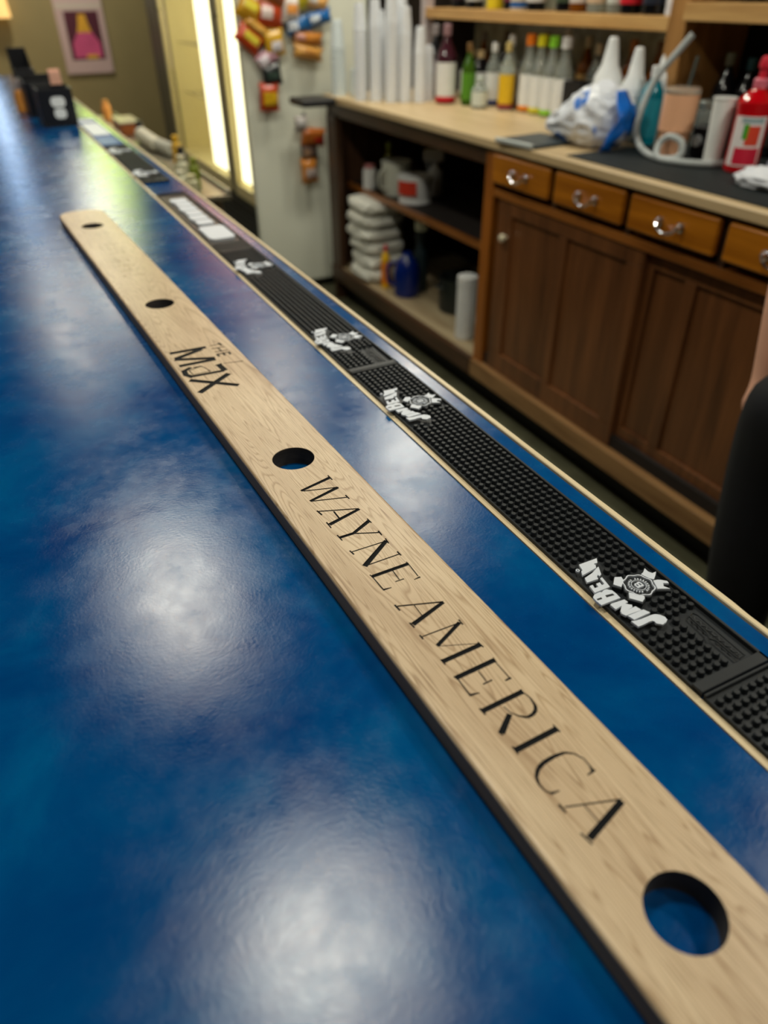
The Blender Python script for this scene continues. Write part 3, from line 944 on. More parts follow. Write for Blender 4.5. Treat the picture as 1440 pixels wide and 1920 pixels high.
# ------------------------------------------------------------------ bottles and things on the back counter
def glassy(name, rgb, tr=.55):
    return mat(name, rgb, .08, trans=tr, ior=1.3, spec=.6)
def paint(rgb, rough=.45):
    return mat('paint_%02x%02x%02x' % rgb, rgb, rough, var=.04, vscale=30)

def bottle(name, label, x, y, z, h, r, body, cap=None, lab=None, style='round', group=None, band=None, rz=0.0, cat='bottle', sh=.62, neck=.32):
    """shouldered bottle: body, neck, cap, printed label"""
    t = thing(name, label, cat, (x, y, z), rz, group)
    sq = .75 if style == 'square' else 0.0
    hs = h * sh
    nr = r * neck
    if style == 'cone':            # squeeze bottle with tapering nozzle
        prof = [(r * .92, 0), (r, .004), (r, hs), (r * .9, hs + .006)]
        mesh_obj('bottle_body', lathe(B(), prof, 28), body, t)
        mesh_obj('nozzle', lathe(B(), [(r * .93, hs + .004), (r * .93, hs + .018), (r * .55, hs + (h - hs) * .42), (r * .36, h * .93), (r * .30, h * .985), (r * .2, h)], 24), cap, t)
    else:
        prof = [(r * .9, 0), (r, .005), (r, hs * .93), (r * .96, hs), (r * .62, hs + (h - hs) * .28), (nr * 1.15, hs + (h - hs) * .48), (nr, hs + (h - hs) * .6), (nr, h * .95), (nr * 1.12, h * .955), (nr * 1.12, h * .97)]
        mesh_obj('bottle_body', lathe(B(), prof, 28, sq=sq), body, t)
        if cap:
            mesh_obj('cap', lathe(B(), [(nr * 1.2, h * .86), (nr * 1.28, h * .865), (nr * 1.28, h * .99), (nr * 1.1, h)], 20), cap, t)
    if lab:
        l0, l1 = hs * .16, hs * .86
        k = 1.012
        mesh_obj('label', lathe(B(), [(r * k, l0), (r * k + .0004, l0 + .0005), (r * k + .0004, l1 - .0005), (r * k, l1)], 28, sq=sq), lab, t)
    if band:
        l0, l1 = hs * .05, hs * .22
        mesh_obj('label_band', lathe(B(), [(r * 1.016, l0), (r * 1.02, l0 + .0005), (r * 1.02, l1), (r * 1.016, l1 + .0005)], 28, sq=sq), band, t)
    return t

clear = glassy('clear_glass', (206, 214, 208), .75)
amber = glassy('amber_glass', (150, 86, 24), .5)
green_g = glassy('green_glass', (70, 110, 24), .4)
olive_g = glassy('olive_glass', (130, 130, 30), .4)
dark_g = mat('dark_bottle_glass', (16, 18, 22), .1, spec=.6)
red_liq = mat('red_syrup', (190, 8, 20), .12, spec=.6, coat=.3)
white_p, cream_p = paint((228, 230, 230)), paint((214, 206, 176))
G = 'liquor bottles along the back counter'
bottle('liquor_bottle', 'dark plum bottle with red and white label at the left end of the bottle row', 1.95, 3.24, CT, .30, .044, mat('plum_glass', (60, 20, 34), .12, spec=.6), paint((150, 116, 122)), white_p, group=G, band=paint((200, 20, 36)))
bottle('liquor_bottle', 'dark bottle behind the red and white labelled one by the pale post', 2.02, 3.46, CT, .29, .040, dark_g, paint((150, 140, 140)), paint((130, 118, 130)), group=G)
bottle('liquor_bottle', 'green bottle squeezed between the red labelled bottle and the white square labels', 2.00, 3.13, CT, .235, .030, green_g, paint((120, 90, 50)), paint((82, 140, 30)), group=G)
bottle('liquor_bottle', 'square black based bottle with white label and tan cap, left one of a pair', 2.12, 3.30, CT, .20, .040, dark_g, paint((186, 160, 112)), white_p, 'square', G, sh=.70)
bottle('liquor_bottle', 'square black based bottle with white label and tan cap, right one of a pair', 2.10, 3.19, CT, .20, .040, dark_g, paint((186, 160, 116)), white_p, 'square', G, sh=.70)
bottle('liquor_bottle', 'white labelled clear bottle with a round white cap next to the square pair', 2.09, 3.07, CT, .235, .033, clear, white_p, white_p, group=G, band=paint((30, 50, 120)))
bottle('liquor_bottle', 'clear bottle with tall white cap and plum coloured base stripe', 2.12, 2.99, CT, .265, .033, clear, white_p, paint((206, 210, 214)), group=G, band=paint((126, 40, 66)))
bottle('liquor_bottle', 'bottle with yellow label and beige cap in the bottle row', 2.06, 2.925, CT, .245, .033, clear, paint((196, 176, 112)), paint((226, 184, 30)), group=G, band=paint((150, 50, 50)))
F = 'flavoured clear bottles with coloured caps'
for y, cap, band, nm in ((2.83, (238, 128, 16), (240, 140, 20), 'orange'), (2.755, (222, 214, 26), (222, 210, 40), 'yellow'), (2.68, (140, 214, 50), (150, 214, 60), 'lime green'), (2.605, (226, 230, 234), (206, 212, 206), 'white')):
    bottle('liquor_bottle', 'clear bottle with a %s cap and white label in the coloured cap row' % nm, 2.10, y, CT, .275, .035, clear, paint(cap), white_p, group=F, band=paint(band), sh=.58, neck=.44)
bottle('liquor_bottle', 'clear bottle with cream cap behind the dark box', 2.22, 2.56, CT, .25, .034, clear, cream_p, paint((200, 204, 196)), group=G)
bottle('liquor_bottle', 'bottle with pink and white cap behind the dark box', 2.22, 2.48, CT, .25, .034, amber, paint((220, 170, 172)), paint((206, 196, 190)), group=G)
bottle('liquor_bottle', 'amber bottle with brown cap behind the white squeeze bottles', 2.24, 2.395, CT, .27, .036, amber, paint((150, 92, 30)), paint((196, 200, 140)), group=G)
bottle('liquor_bottle', 'amber bottle with pale green label half hidden by the squeeze bottles', 2.16, 2.41, CT, .22, .033, amber, paint((176, 120, 40)), paint((208, 214, 150)), group=G)
bottle('liquor_bottle', 'tall amber bottle at the back behind the shopping bag', 2.26, 2.28, CT, .27, .036, amber, paint((90, 60, 30)), paint((140, 110, 50)), group=G)
t = thing('dark_box', 'small black box with a white round emblem behind the shopping bag', 'box', (2.12, 2.53, CT))
mesh_obj('box_body', box(B(), -.04, .04, -.055, .055, 0, .135, .004), mat('black_card', (10, 12, 20), .5), t)
bm = lathe(B(), [(.022, 0), (.022, .001), (.002, .0012)], 20)
bmesh.ops.rotate(bm, verts=bm.verts, cent=(0, 0, 0), matrix=Matrix.Rotation(-PI / 2, 3, 'Y'))
mesh_obj('emblem', bm, paint((190, 206, 206)), t, loc=(-.0405, -.02, .06))

SQ = 'white squeeze bottles behind the bag'
bottle('squeeze_bottle', 'white squeeze bottle with a violet ring, leftmost behind the shopping bag', 1.955, 2.19, CT, .295, .050, white_p, white_p, None, 'cone', SQ, sh=.55, band=None)
bottle('squeeze_bottle', 'plain white squeeze bottle in the middle behind the shopping bag', 1.99, 2.10, CT, .27, .046, white_p, white_p, None, 'cone', SQ, sh=.52)
bottle('squeeze_bottle', 'white topped squeeze bottle nearest the shelf post', 2.065, 2.05, CT, .285, .036, paint((206, 214, 220)), white_p, None, 'cone', SQ, sh=.6)
bottle('cleaner_bottle', 'teal bottle standing right of the white squeeze bottles', 1.985, 2.005, CT, .225, .034, mat('teal_liquid', (0, 128, 150), .2), white_p, paint((40, 150, 170)), sh=.7)

for x, y, h, bc, cc, lc, lab in (
    (2.25, 3.05, .25, clear, (186, 186, 176), (206, 206, 196), 'silver capped bottle in the back row behind the white capped ones'),
    (2.25, 2.93, .27, amber, (120, 84, 40), (196, 176, 130), 'brown capped amber bottle in the back row behind the yellow label'),
    (2.25, 2.79, .29, clear, (206, 200, 186), (214, 206, 196), 'tall clear bottle in the back row behind the orange cap'),
    (2.25, 2.66, .27, amber, (196, 180, 140), (186, 150, 90), 'amber bottle in the back row behind the green cap'),
    (2.25, 3.22, .27, dark_g, (90, 70, 50), (120, 110, 90), 'dark bottle in the back row behind the square pair'),
    (2.25, 3.40, .26, amber, (120, 110, 100), (140, 120, 100), 'dull amber bottle in the back row by the clear cups'),
    (1.99, 3.02, .12, clear, (196, 210, 206), (206, 214, 206), 'small clear jar standing in front of the white capped bottles')):
    bottle('liquor_bottle', lab, x, y, CT, h, .034, bc, paint(cc), paint(lc), group=G)

# crumpled plastic shopping bag with blue print
def crumple_bag():
    m = bpy.data.materials.new('white_bag_with_blue_print')
    m.use_nodes = True
    nt = m.node_tree
    b = nt.nodes['Principled BSDF']
    tc = nt.nodes.new('ShaderNodeTexCoord')
    nz = nt.nodes.new('ShaderNodeTexNoise')
    nz.inputs['Scale'].default_value = 8.5
    nz.inputs['Detail'].default_value = 1
    nt.links.new(tc.outputs['Object'], nz.inputs['Vector'])
    c = ramp(nt, nz.outputs[0], [(.0, (214, 220, 230)), (.565, (220, 224, 232)), (.585, (20, 110, 206)), (1, (20, 110, 206))])
    nt.links.new(c, b.inputs['Base Color'])
    b.inputs['Roughness'].default_value = .35
    bm = B()
    bmesh.ops.create_icosphere(bm, subdivisions=5, radius=1)
    for v in bm.verts:
        d = v.co.copy()
        ridge = abs(noise.noise(d * 2.4)) * .2 + abs(noise.noise(d * 5 + Vector((3, 1, 7)))) * .10
        s = 1.03 - ridge
        p = Vector((d.x * .115 * s, d.y * .145 * s, d.z * .098 * s + .082))
        if d.y > 0:
            p.z *= 1 - .55 * d.y
            p.y *= 1.5
        if p.z < .004:
            p.z = .001
        if p.z > .09 and d.y < .2:
            p.z *= 1.05
        v.co = p
    t = thing('shopping_bag', 'crumpled white plastic bag with blue print on the back counter', 'plastic bag', (1.835, 2.085, CT))
    mesh_obj('bag_body', bm, m, t, angle=3)
    bl = mat('bag_blue_print', (16, 106, 206), .35)
    # blue printed side, a strip of film wrapped down the near edge
    bm = B()
    prev = None
    for k in range(15):
        f = k / 14
        z = .165 * (1 - f) + .004
        yb = -.150 - .012 * math.sin(f * 5) - .03 * math.sin(f * PI) + .03 * (1 - f)
        xb = -.02 - .05 * f
        row = [bm.verts.new((xb + dx, yb + .006 * math.sin(k + dx * 60), z)) for dx in (-.024, -.008, .010, .026)]
        row += [bm.verts.new((v.co.x, v.co.y + .002, v.co.z)) for v in reversed(row)]
        if prev:
            for i in range(8):
                bm.faces.new((prev[i], prev[(i + 1) % 8], row[(i + 1) % 8], row[i]))
        else:
            bm.faces.new(row)
        prev = row
    bm.faces.new(list(reversed(prev)))
    mesh_obj('printed_side', bm, bl, t, angle=3)['label'] = 'blue printed edge of the bag'
crumple_bag()
t = thing('tablet_tray', 'flat dark grey tray with rounded silver edge at the counter front', 'tray', (1.70, 2.20, CT), .1)
mesh_obj('tray_body', box(B(), -.10, .10, -.09, .10, 0, .012, .005, 3), mat('dark_grey_tray', (58, 66, 70), .35), t)
mesh_obj('silver_edge', box(B(), -.112, -.10, -.085, .10, 0, .016, .005, 3), mat('silver_plastic', (178, 184, 182), .35), t)

rubber_c = mat('black_counter_rubber', (32, 38, 40), .55, var=.2, vscale=50)
t = thing('counter_mat', 'large black rubber mat on the right end of the back counter', 'mat', (1.90, 1.02, CT))
mesh_obj('mat_sheet', box(B(), -.265, .28, -.9, .95, 0, .004, .0015), rubber_c, t)
bm = B()
for i in range(26):
    box(bm, -.258 + i * .0205, -.250 + i * .0205, -.89, .94, .004, .0055)
mesh_obj('mat_ribs', bm, rubber_c, t, smooth=False)
CM = CT + .0056

t = thing('insulated_tumbler', 'peach coloured insulated tumbler with clear lid and straw', 'tumbler', (1.875, 1.775, CM))
peach = mat('peach_enamel', (236, 180, 142), .35, var=.03, vscale=12)
mesh_obj('cup_body', lathe(B(), [(.034, 0), (.038, .004), (.041, .06), (.042, .066), (.049, .075), (.050, .165), (.049, .172)], 32), peach, t)
mesh_obj('lid', lathe(B(), [(.050, .170), (.051, .178), (.046, .186), (.020, .188), (.006, .188)], 28), clear, t)
tube_bm = tube(B(), [(.018, 0, .186), (.022, -.004, .235), (.024, -.006, .262)], .0045, 10)
mesh_obj('straw', tube_bm, mat('smoky_straw', (70, 80, 76), .3), t)
t = thing('grey_hose', 'bent grey flexible hose looping round the peach tumbler', 'hose')
hp = spline([(1.99, 1.89, 1.348), (1.965, 1.915, 1.30), (1.93, 1.945, 1.235), (1.895, 1.945, 1.165), (1.865, 1.925, 1.10), (1.83, 1.86, 1.062),
             (1.80, 1.775, 1.0505), (1.805, 1.715, 1.0505), (1.83, 1.695, 1.062), (1.835, 1.705, 1.095), (1.825, 1.745, 1.105), (1.81, 1.765, 1.082), (1.79, 1.74, 1.0525), (1.80, 1.68, 1.0505), (1.84, 1.62, 1.0505), (1.92, 1.58, 1.0505)], 8)
mesh_obj('hose_tube', tube(B(), hp, .0098, 12), mat('grey_vinyl', (166, 172, 172), .4), t)
t = thing('foam_cup', 'tall slim white cup standing left of the red syrup bottle', 'cup', (1.885, 1.625, CM))
mesh_obj('cup_wall', lathe(B(), [(.022, 0), (.024, .003), (.030, .168), (.032, .170), (.032, .174), (.029, .174), (.023, .008), (.002, .008)], 28), mat('white_foam', (226, 228, 226), .7), t)
# red syrup bottle
t = thing('syrup_bottle', 'big red syrup bottle with fruit label and red pourer', 'bottle', (1.90, 1.535, CM), .6)
mesh_obj('bottle_body', lathe(B(), [(.040, 0), (.044, .006), (.044, .05), (.0425, .06), (.044, .07), (.044, .150), (.047, .156), (.047, .172), (.040, .182), (.024, .196), (.019, .200), (.017, .205)], 36), red_liq, t)
mesh_obj('collar', lathe(B(), [(.0175, .203), (.019, .206), (.019, .222), (.016, .226)], 20), mat('pink_collar', (214, 110, 130), .4), t)
mesh_obj('pour_spout', lathe(B(), [(.011, .226), (.010, .246), (.015, .249), (.0165, .258), (.013, .272), (.008, .276)], 18), mat('red_pourer', (206, 40, 60), .35), t)
def cyl_patch(bm, r, a0, a1, z0, z1, n=12):
    a = [(r * math.cos(a0 + (a1 - a0) * k / n), r * math.sin(a0 + (a1 - a0) * k / n)) for k in range(n + 1)]
    lo = [bm.verts.new((p[0], p[1], z0)) for p in a]
    hi = [bm.verts.new((p[0], p[1], z1)) for p in a]
    for k in range(n):
        bm.faces.new((lo[k], lo[k + 1], hi[k + 1], hi[k]))
lb = mesh_obj('label', (lambda bm: (cyl_patch(bm, .0446, 2.2, 4.2, .018, .140), bm)[1])(B()), paint((232, 226, 226)), t, normals=False)
for nm, c, a0, a1, z0, z1 in (('label_fruit', (214, 66, 40), 3.1, 3.9, .070, .118), ('label_leaf', (70, 160, 40), 2.9, 3.2, .085, .122), ('label_banner', (206, 30, 60), 2.6, 4.1, .022, .064), ('label_heading', (150, 170, 176), 2.7, 4.0, .124, .137)):
    mesh_obj(nm, (lambda bm: (cyl_patch(bm, .0450, a0, a1, z0, z1), bm)[1])(B()), paint(c), lb, normals=False)
# glass jar with metal lid, small dark dispenser
t = thing('glass_jar', 'clear lidded glass jar behind the peach tumbler', 'jar', (2.07, 1.83, CM))
mesh_obj('jar_glass', lathe(B(), [(.04, 0), (.045, .006), (.045, .10), (.036, .115)], 28), clear, t)
mesh_obj('lid', lathe(B(), [(.037, .113), (.040, .115), (.040, .132), (.036, .135)], 28), mat('tin_lid', (170, 176, 170), .3, metal=.8), t)
t = thing('dispenser', 'small black dispenser with a grey dial next to the hose', 'dispenser', (1.975, 1.725, CM))
mesh_obj('body', box(B(), -.035, .035, -.045, .045, 0, .085, .008, 3), black_pl, t)
bm = lathe(B(), [(.016, 0), (.015, .008), (.003, .009)], 18)
bmesh.ops.rotate(bm, verts=bm.verts, cent=(0, 0, 0), matrix=Matrix.Rotation(-PI / 2, 3, 'Y'))
mesh_obj('dial', bm, paint((176, 180, 182)), t, loc=(-.035, .015, .045))
bm = lathe(B(), [(.014, 0), (.014, .012), (.010, .016), (.002, .016)], 18)
t = tag(mesh_obj('bottle_stopper', bm, paint((196, 140, 110)), None, loc=(1.94, 1.655, CM)), 'small copper coloured stopper lying beside the hose', 'stopper')
# crumpled white paper and a towel at the frame edge
for nm, lab, x, y, sx, sy, sz, c in (('paper_napkin', 'crumpled white paper lying right of the red syrup bottle', 1.80, 1.36, .07, .09, .03, (220, 224, 232)),
                                      ('bar_towel', 'grey white folded rag behind the crumpled paper', 1.91, 1.40, .06, .05, .035, (132, 134, 150)),
                                      ('paper_roll', 'cream paper bundle behind the red syrup bottle', 2.06, 1.40, .05, .06, .05, (222, 214, 190))):
    bm = B()
    bmesh.ops.create_icosphere(bm, subdivisions=4, radius=1)
    for v in bm.verts:
        d = v.co.copy()
        s = 1.05 - abs(noise.noise(d * 2.2 + Vector((x * 9, 0, 0)))) * .55
        v.co = Vector((d.x * sx * s, d.y * sy * s, max(0, d.z * s + .55) * sz))
    tag(mesh_obj(nm, bm, paint(c, .7), None, angle=3, loc=(x, y, CM)), lab, nm.split('_')[1])
D = 'dark bottles in the right hand recess'
for x, y, h, c, lab in ((2.22, 1.93, .25, (170, 176, 150), 'dark bottle with a pale neck label deep in the right recess'), (2.24, 1.86, .24, (70, 120, 130), 'dark bottle with a teal cap deep in the right recess'),
                        (2.13, 1.66, .30, (206, 196, 176), 'tall black bottle with cream cap behind the red syrup bottle'), (2.20, 1.56, .27, (60, 60, 60), 'plain black bottle behind the tall cream capped one')):
    bottle('liquor_bottle', lab, x, y, CM, h, .036, dark_g, paint(c), paint((60, 56, 50)), group=D)
# bottles on the upper shelf, only their feet are in the picture
U = 'bottles on the upper left shelf'
for x, y, r, body, lab, band, text in (
    (2.15, 3.48, .036, dark_g, paint((40, 20, 30)), None, 'dark bottle at the left end of the upper shelf'),
    (2.14, 3.33, .040, dark_g, paint((210, 214, 214)), None, 'dark bottle with white label on the upper shelf'),
    (2.14, 3.17, .036, paint((226, 204, 30)), paint((230, 208, 40)), None, 'bright yellow bottle on the upper shelf'),
    (2.16, 3.08, .034, dark_g, paint((120, 50, 70)), None, 'wine red bottle right of the yellow one on the upper shelf'),
    (2.14, 2.99, .038, paint((210, 206, 196)), paint((206, 196, 170)), paint((30, 90, 160)), 'cream bottle with blue base on the upper shelf'),
    (2.14, 2.88, .038, dark_g, paint((220, 220, 220)), None, 'black bottle with a wide white label on the upper shelf'),
    (2.16, 2.72, .036, dark_g, paint((60, 80, 60)), None, 'dark green bottle in the middle of the upper shelf'),
    (2.14, 2.61, .038, amber, paint((206, 200, 196)), None, 'amber bottle with pale label on the upper shelf'),
    (2.14, 2.51, .038, clear, paint((206, 180, 150)), None, 'clear bottle with tan label on the upper shelf'),
    (2.15, 2.42, .036, clear, paint((200, 210, 206)), None, 'clear bottle with silver label on the upper shelf'),
    (2.14, 2.335, .040, dark_g, paint((206, 24, 44)), None, 'black bottle with bright red label on the upper shelf'),
    (2.15, 2.235, .040, dark_g, paint((30, 40, 60)), None, 'black bottle with navy label on the upper shelf'),
    (2.14, 2.125, .034, paint((220, 222, 230)), paint((226, 228, 234)), None, 'white bottle at the right end of the upper shelf')):
    bottle('liquor_bottle', text, x, y, 1.385, .29, r, body, black_pl, lab, group=U, band=band)
UR = 'bottles on the upper right shelf'
for y, c, text in ((1.86, (40, 60, 40), 'green labelled bottle at the left of the upper right shelf'), (1.72, (60, 40, 30), 'brown labelled bottle on the upper right shelf'), (1.58, (30, 30, 34), 'black bottle further along the upper right shelf')):
    bottle('liquor_bottle', text, 2.17, y, 1.424, .29, .037, dark_g, black_pl, paint(c), group=UR)

# ------------------------------------------------------------------ stacks of cups
cup_clear = mat('clear_cup_plastic', (240, 244, 250), .25, trans=.05, ior=1.2, spec=.6, var=.05, vscale=40)
cup_white = mat('white_cup_plastic', (222, 232, 234), .4, var=.03, vscale=40)
def cup_stack(x, y, n, r, h0, step, m, label, group, z=CT, wave=0.0):
    t = thing('cup_stack', label, 'stack of cups', (x, y, z), 0, group)
    def cup(k, last):
        z0 = k * step
        top_ = z0 + h0
        # upside-down cup: wide rim at the bottom
        return lathe(B(), [(r, z0), (r + .002, z0 + .001), (r + .002, z0 + .004), (r, z0 + .005), (r * .74, top_ - .002), (r * .70, top_)] + ([(r * .60, top_ - .003), (.001, top_ - .003)] if last else []), 22)
    for k in range(n):
        mesh_obj('cup', cup(k, k == n - 1), m, t)
    return t
CS = 'stacks of clear plastic cups'
for x, y, n, tx in ((1.665, 3.53, 20, 'leftmost tall stack of clear cups beside the white foam cups'), (1.715, 3.475, 21, 'second tall stack of clear cups from the left'), (1.76, 3.405, 22, 'third stack of clear cups from the left, reaching out of the picture'),
                    (1.815, 3.375, 19, 'stack of clear cups just behind the middle of the cup group'), (1.87, 3.335, 14, 'shorter rightmost stack of clear cups'), (1.84, 3.46, 23, 'tall back stack of clear cups near the pale post'),
                    (1.925, 3.36, 9, 'low stack of clear cups against the red labelled bottle'), (1.78, 3.56, 18, 'stack of clear cups at the back left of the cup group')):
    cup_stack(x, y, n, .028, .10, .0145, cup_clear, tx, CS)
cup_stack(1.648, 3.745, 13, .034, .11, .0165, cup_white, 'stack of white foam cups at the left end of the counter', 'stacks of white cups')
cup_stack(1.712, 3.685, 3, .030, .09, .012, cup_white, 'short stack of white cups between the foam cups and clear cups', 'stacks of white cups')

# ------------------------------------------------------------------ things on the open shelves
towel_m = mat('white_towel', (222, 222, 212), .9, var=.05, vscale=40, bump=.5, bscale=300)
TW = 'folded white towels stacked on the bottom shelf'
names = ['lowest towel of the white stack, resting on the bottom shelf', 'second towel from the bottom of the white stack', 'third towel from the bottom of the white stack', 'fourth towel up in the white stack', 'fifth towel up in the white stack', 'topmost rounded towel of the white stack']
z = .2
for k, nm in enumerate(names):
    bm = B()
    bmesh.ops.create_icosphere(bm, subdivisions=4, radius=1)
    hh = .069
    jx, jy = random.uniform(-.012, .012), random.uniform(-.02, .02)
    for v in bm.verts:
        d = v.co.copy()
        q = lambda c, e: math.copysign(abs(c) ** e, c)
        w = 1 + .10 * noise.noise(d * 2.5 + Vector((k * 7, 0, 0)))
        v.co = Vector((q(d.x, .5) * .12 * w, q(d.y, .5) * .135 * w, q(d.z, .7) * hh / 2 * (1 + .12 * noise.noise(d * 3 + Vector((0, k * 5, 0)))) + hh / 2))
    tag(mesh_obj('folded_towel', bm, towel_m, None, angle=3, loc=(1.745 + jx, 3.55 + jy - .01 * (k == 0), z)), 'white folded towel, ' + nm, 'towel', TW)
    z += hh - .002
SH = .626
bottle('cleaner_bottle', 'olive green bottle behind the white containers on the middle shelf', 1.82, 3.55, SH, .215, .032, olive_g, paint((120, 130, 40)), paint((120, 120, 30)))
bottle('cleaner_bottle', 'small white bottle at the left of the middle shelf', 1.735, 3.60, SH, .115, .034, white_p, paint((190, 120, 120)), None, sh=.8, neck=.6)
t = thing('white_tub', 'white tub with an orange red label on the middle shelf', 'tub', (1.80, 3.24, SH))
mesh_obj('tub_body', lathe(B(), [(.074, 0), (.079, .005), (.072, .03), (.084, .108), (.084, .118)], 28), white_p, t)
bm = B()
cyl_patch(bm, .0845, 3.0, 4.3, .045, .105)
mesh_obj('label', bm, paint((208, 60, 40)), t, normals=False)
t = thing('white_pitcher', 'white plastic pitcher with ribbed side beside the tub', 'pitcher', (1.80, 3.43, SH))
mesh_obj('pitcher_body', lathe(B(), [(.062, 0), (.065, .004), (.072, .148), (.074, .152), (.070, .152)], 36, fn=lambda a: 1 + .012 * math.cos(18 * a)), paint((206, 208, 196)), t)
mesh_obj('handle', tube(B(), spline([(-.066, -.02, .125), (-.105, -.03, .11), (-.105, -.03, .05), (-.062, -.02, .03)], 5), .007, 8), paint((206, 208, 196)), t)
t = thing('spray_bottle', 'white trigger spray bottle standing behind the labelled tub', 'spray bottle', (1.96, 3.33, SH), PI * .8)
mesh_obj('bottle_body', lathe(B(), [(.038, 0), (.040, .004), (.040, .10), (.016, .13), (.014, .15)], 24), white_p, t)
mesh_obj('spray_head', box(B(), -.045, .055, -.024, .024, .15, .205, .012, 3), white_p, t)
mesh_obj('trigger', tube(B(), spline([(.03, 0, .155), (.038, 0, .135), (.030, 0, .115)], 4), .005, 8), paint((200, 206, 206)), t)
bottle('cleaner_bottle', 'slim orange and yellow bottle right of the white towels', 1.69, 3.335, .2, .215, .024, paint((230, 178, 20)), paint((214, 60, 70)), paint((232, 130, 16)), sh=.72)
t = thing('water_jug', 'dark blue glossy jug on the bottom shelf', 'jug', (1.735, 3.19, .2))
mesh_obj('jug_body', lathe(B(), [(.058, 0), (.064, .01), (.066, .12), (.05, .17), (.024, .195), (.02, .21)], 28), mat('blue_jug_plastic', (8, 34, 110), .15, spec=.6), t)
mesh_obj('handle', tube(B(), spline([(-.05, .02, .165), (-.09, .03, .15), (-.09, .03, .08), (-.062, .02, .05)], 5), .008, 8), mat('blue_jug_plastic', (8, 34, 110), .15), t)
bottle('cleaner_bottle', 'white spray cap bottle with yellow green collar above the blue jug', 1.83, 3.22, .2, .345, .034, paint((24, 40, 46)), paint((214, 218, 196)), None, sh=.55, neck=.75)
t = thing('stock_pot', 'dark metal pot at the back of the bottom shelf', 'pot', (1.86, 2.90, .2))
mesh_obj('pot_body', lathe(B(), [(.09, 0), (.095, .006), (.095, .15), (.099, .154), (.099, .158), (.092, .158), (.088, .01), (.002, .01)], 32), mat('dark_pot', (60, 66, 66), .3, metal=.7), t)
for s in (-1, 1):
    mesh_obj('handle', tube(B(), spline([(s * .094, -.03, .12), (s * .118, -.02, .125), (s * .118, .02, .125), (s * .094, .03, .12)], 4), .006, 8), mat('dark_pot', (60, 66, 66), .3), t)
WC = 'white containers by the cabinet post'
bottle('white_container', 'taller white cylinder on the bottom shelf near the cabinet post', 1.70, 2.585, .2, .275, .042, white_p, white_p, None, sh=.9, neck=.8, group=WC, cat='container')
bottle('white_container', 'white cylinder behind the taller one beside the cabinet post', 1.78, 2.545, .2, .25, .040, paint((206, 212, 208)), white_p, None, sh=.9, neck=.8, group=WC, cat='container')
bottle('white_container', 'short dark jar with a white lid by the cabinet post', 1.72, 2.465, .2, .125, .034, dark_g, white_p, None, sh=.6, neck=.95, group=WC, cat='container')

# ------------------------------------------------------------------ white fridge and hanging snacks
enamel = mat('white_enamel', (226, 228, 212), .38, var=.02, vscale=4)
def pillow(w, h, t, u0=0, u1=1, v0=0, v1=1, off=0.0, n=14, back=True, seed=0):
    """crisp-bag surface: flat crimped ends top and bottom, puffed between"""
    bm = B()
    def P(u, v, s):
        a = max(0, 1 - (2 * abs(v - .5) / .86) ** 2.6) if abs(v - .5) < .43 else 0
        b_ = max(0, 1 - abs(2 * u - 1) ** 3.2)
        d = t / 2 * (a ** .6) * (b_ ** .7) + .0006
        d *= 1 + .25 * noise.noise((u * 3 + seed, v * 3, s))
        x = (u - .5) * w * (1 - .08 * a)
        return (x, -s * d - (off if s > 0 else 0), (v - .5) * h)
    for s in ((1, -1) if back else (1,)):
        g = [[bm.verts.new(P(u0 + (u1 - u0) * i / n, v0 + (v1 - v0) * j / n, s)) for i in range(n + 1)] for j in range(n + 1)]
        for j in range(n):
            for i in range(n):
                f = (g[j][i], g[j][i + 1], g[j + 1][i + 1], g[j + 1][i])
                bm.faces.new(f if s > 0 else tuple(reversed(f)))
    if back:
        bmesh.ops.remove_doubles(bm, verts=bm.verts, dist=.0015)
    return bm

def film(c):
    return mat('film_%02x%02x%02x' % c, c, .28, spec=.6, var=.05, vscale=25)
SN = 'snack bags hung on the cooler side'
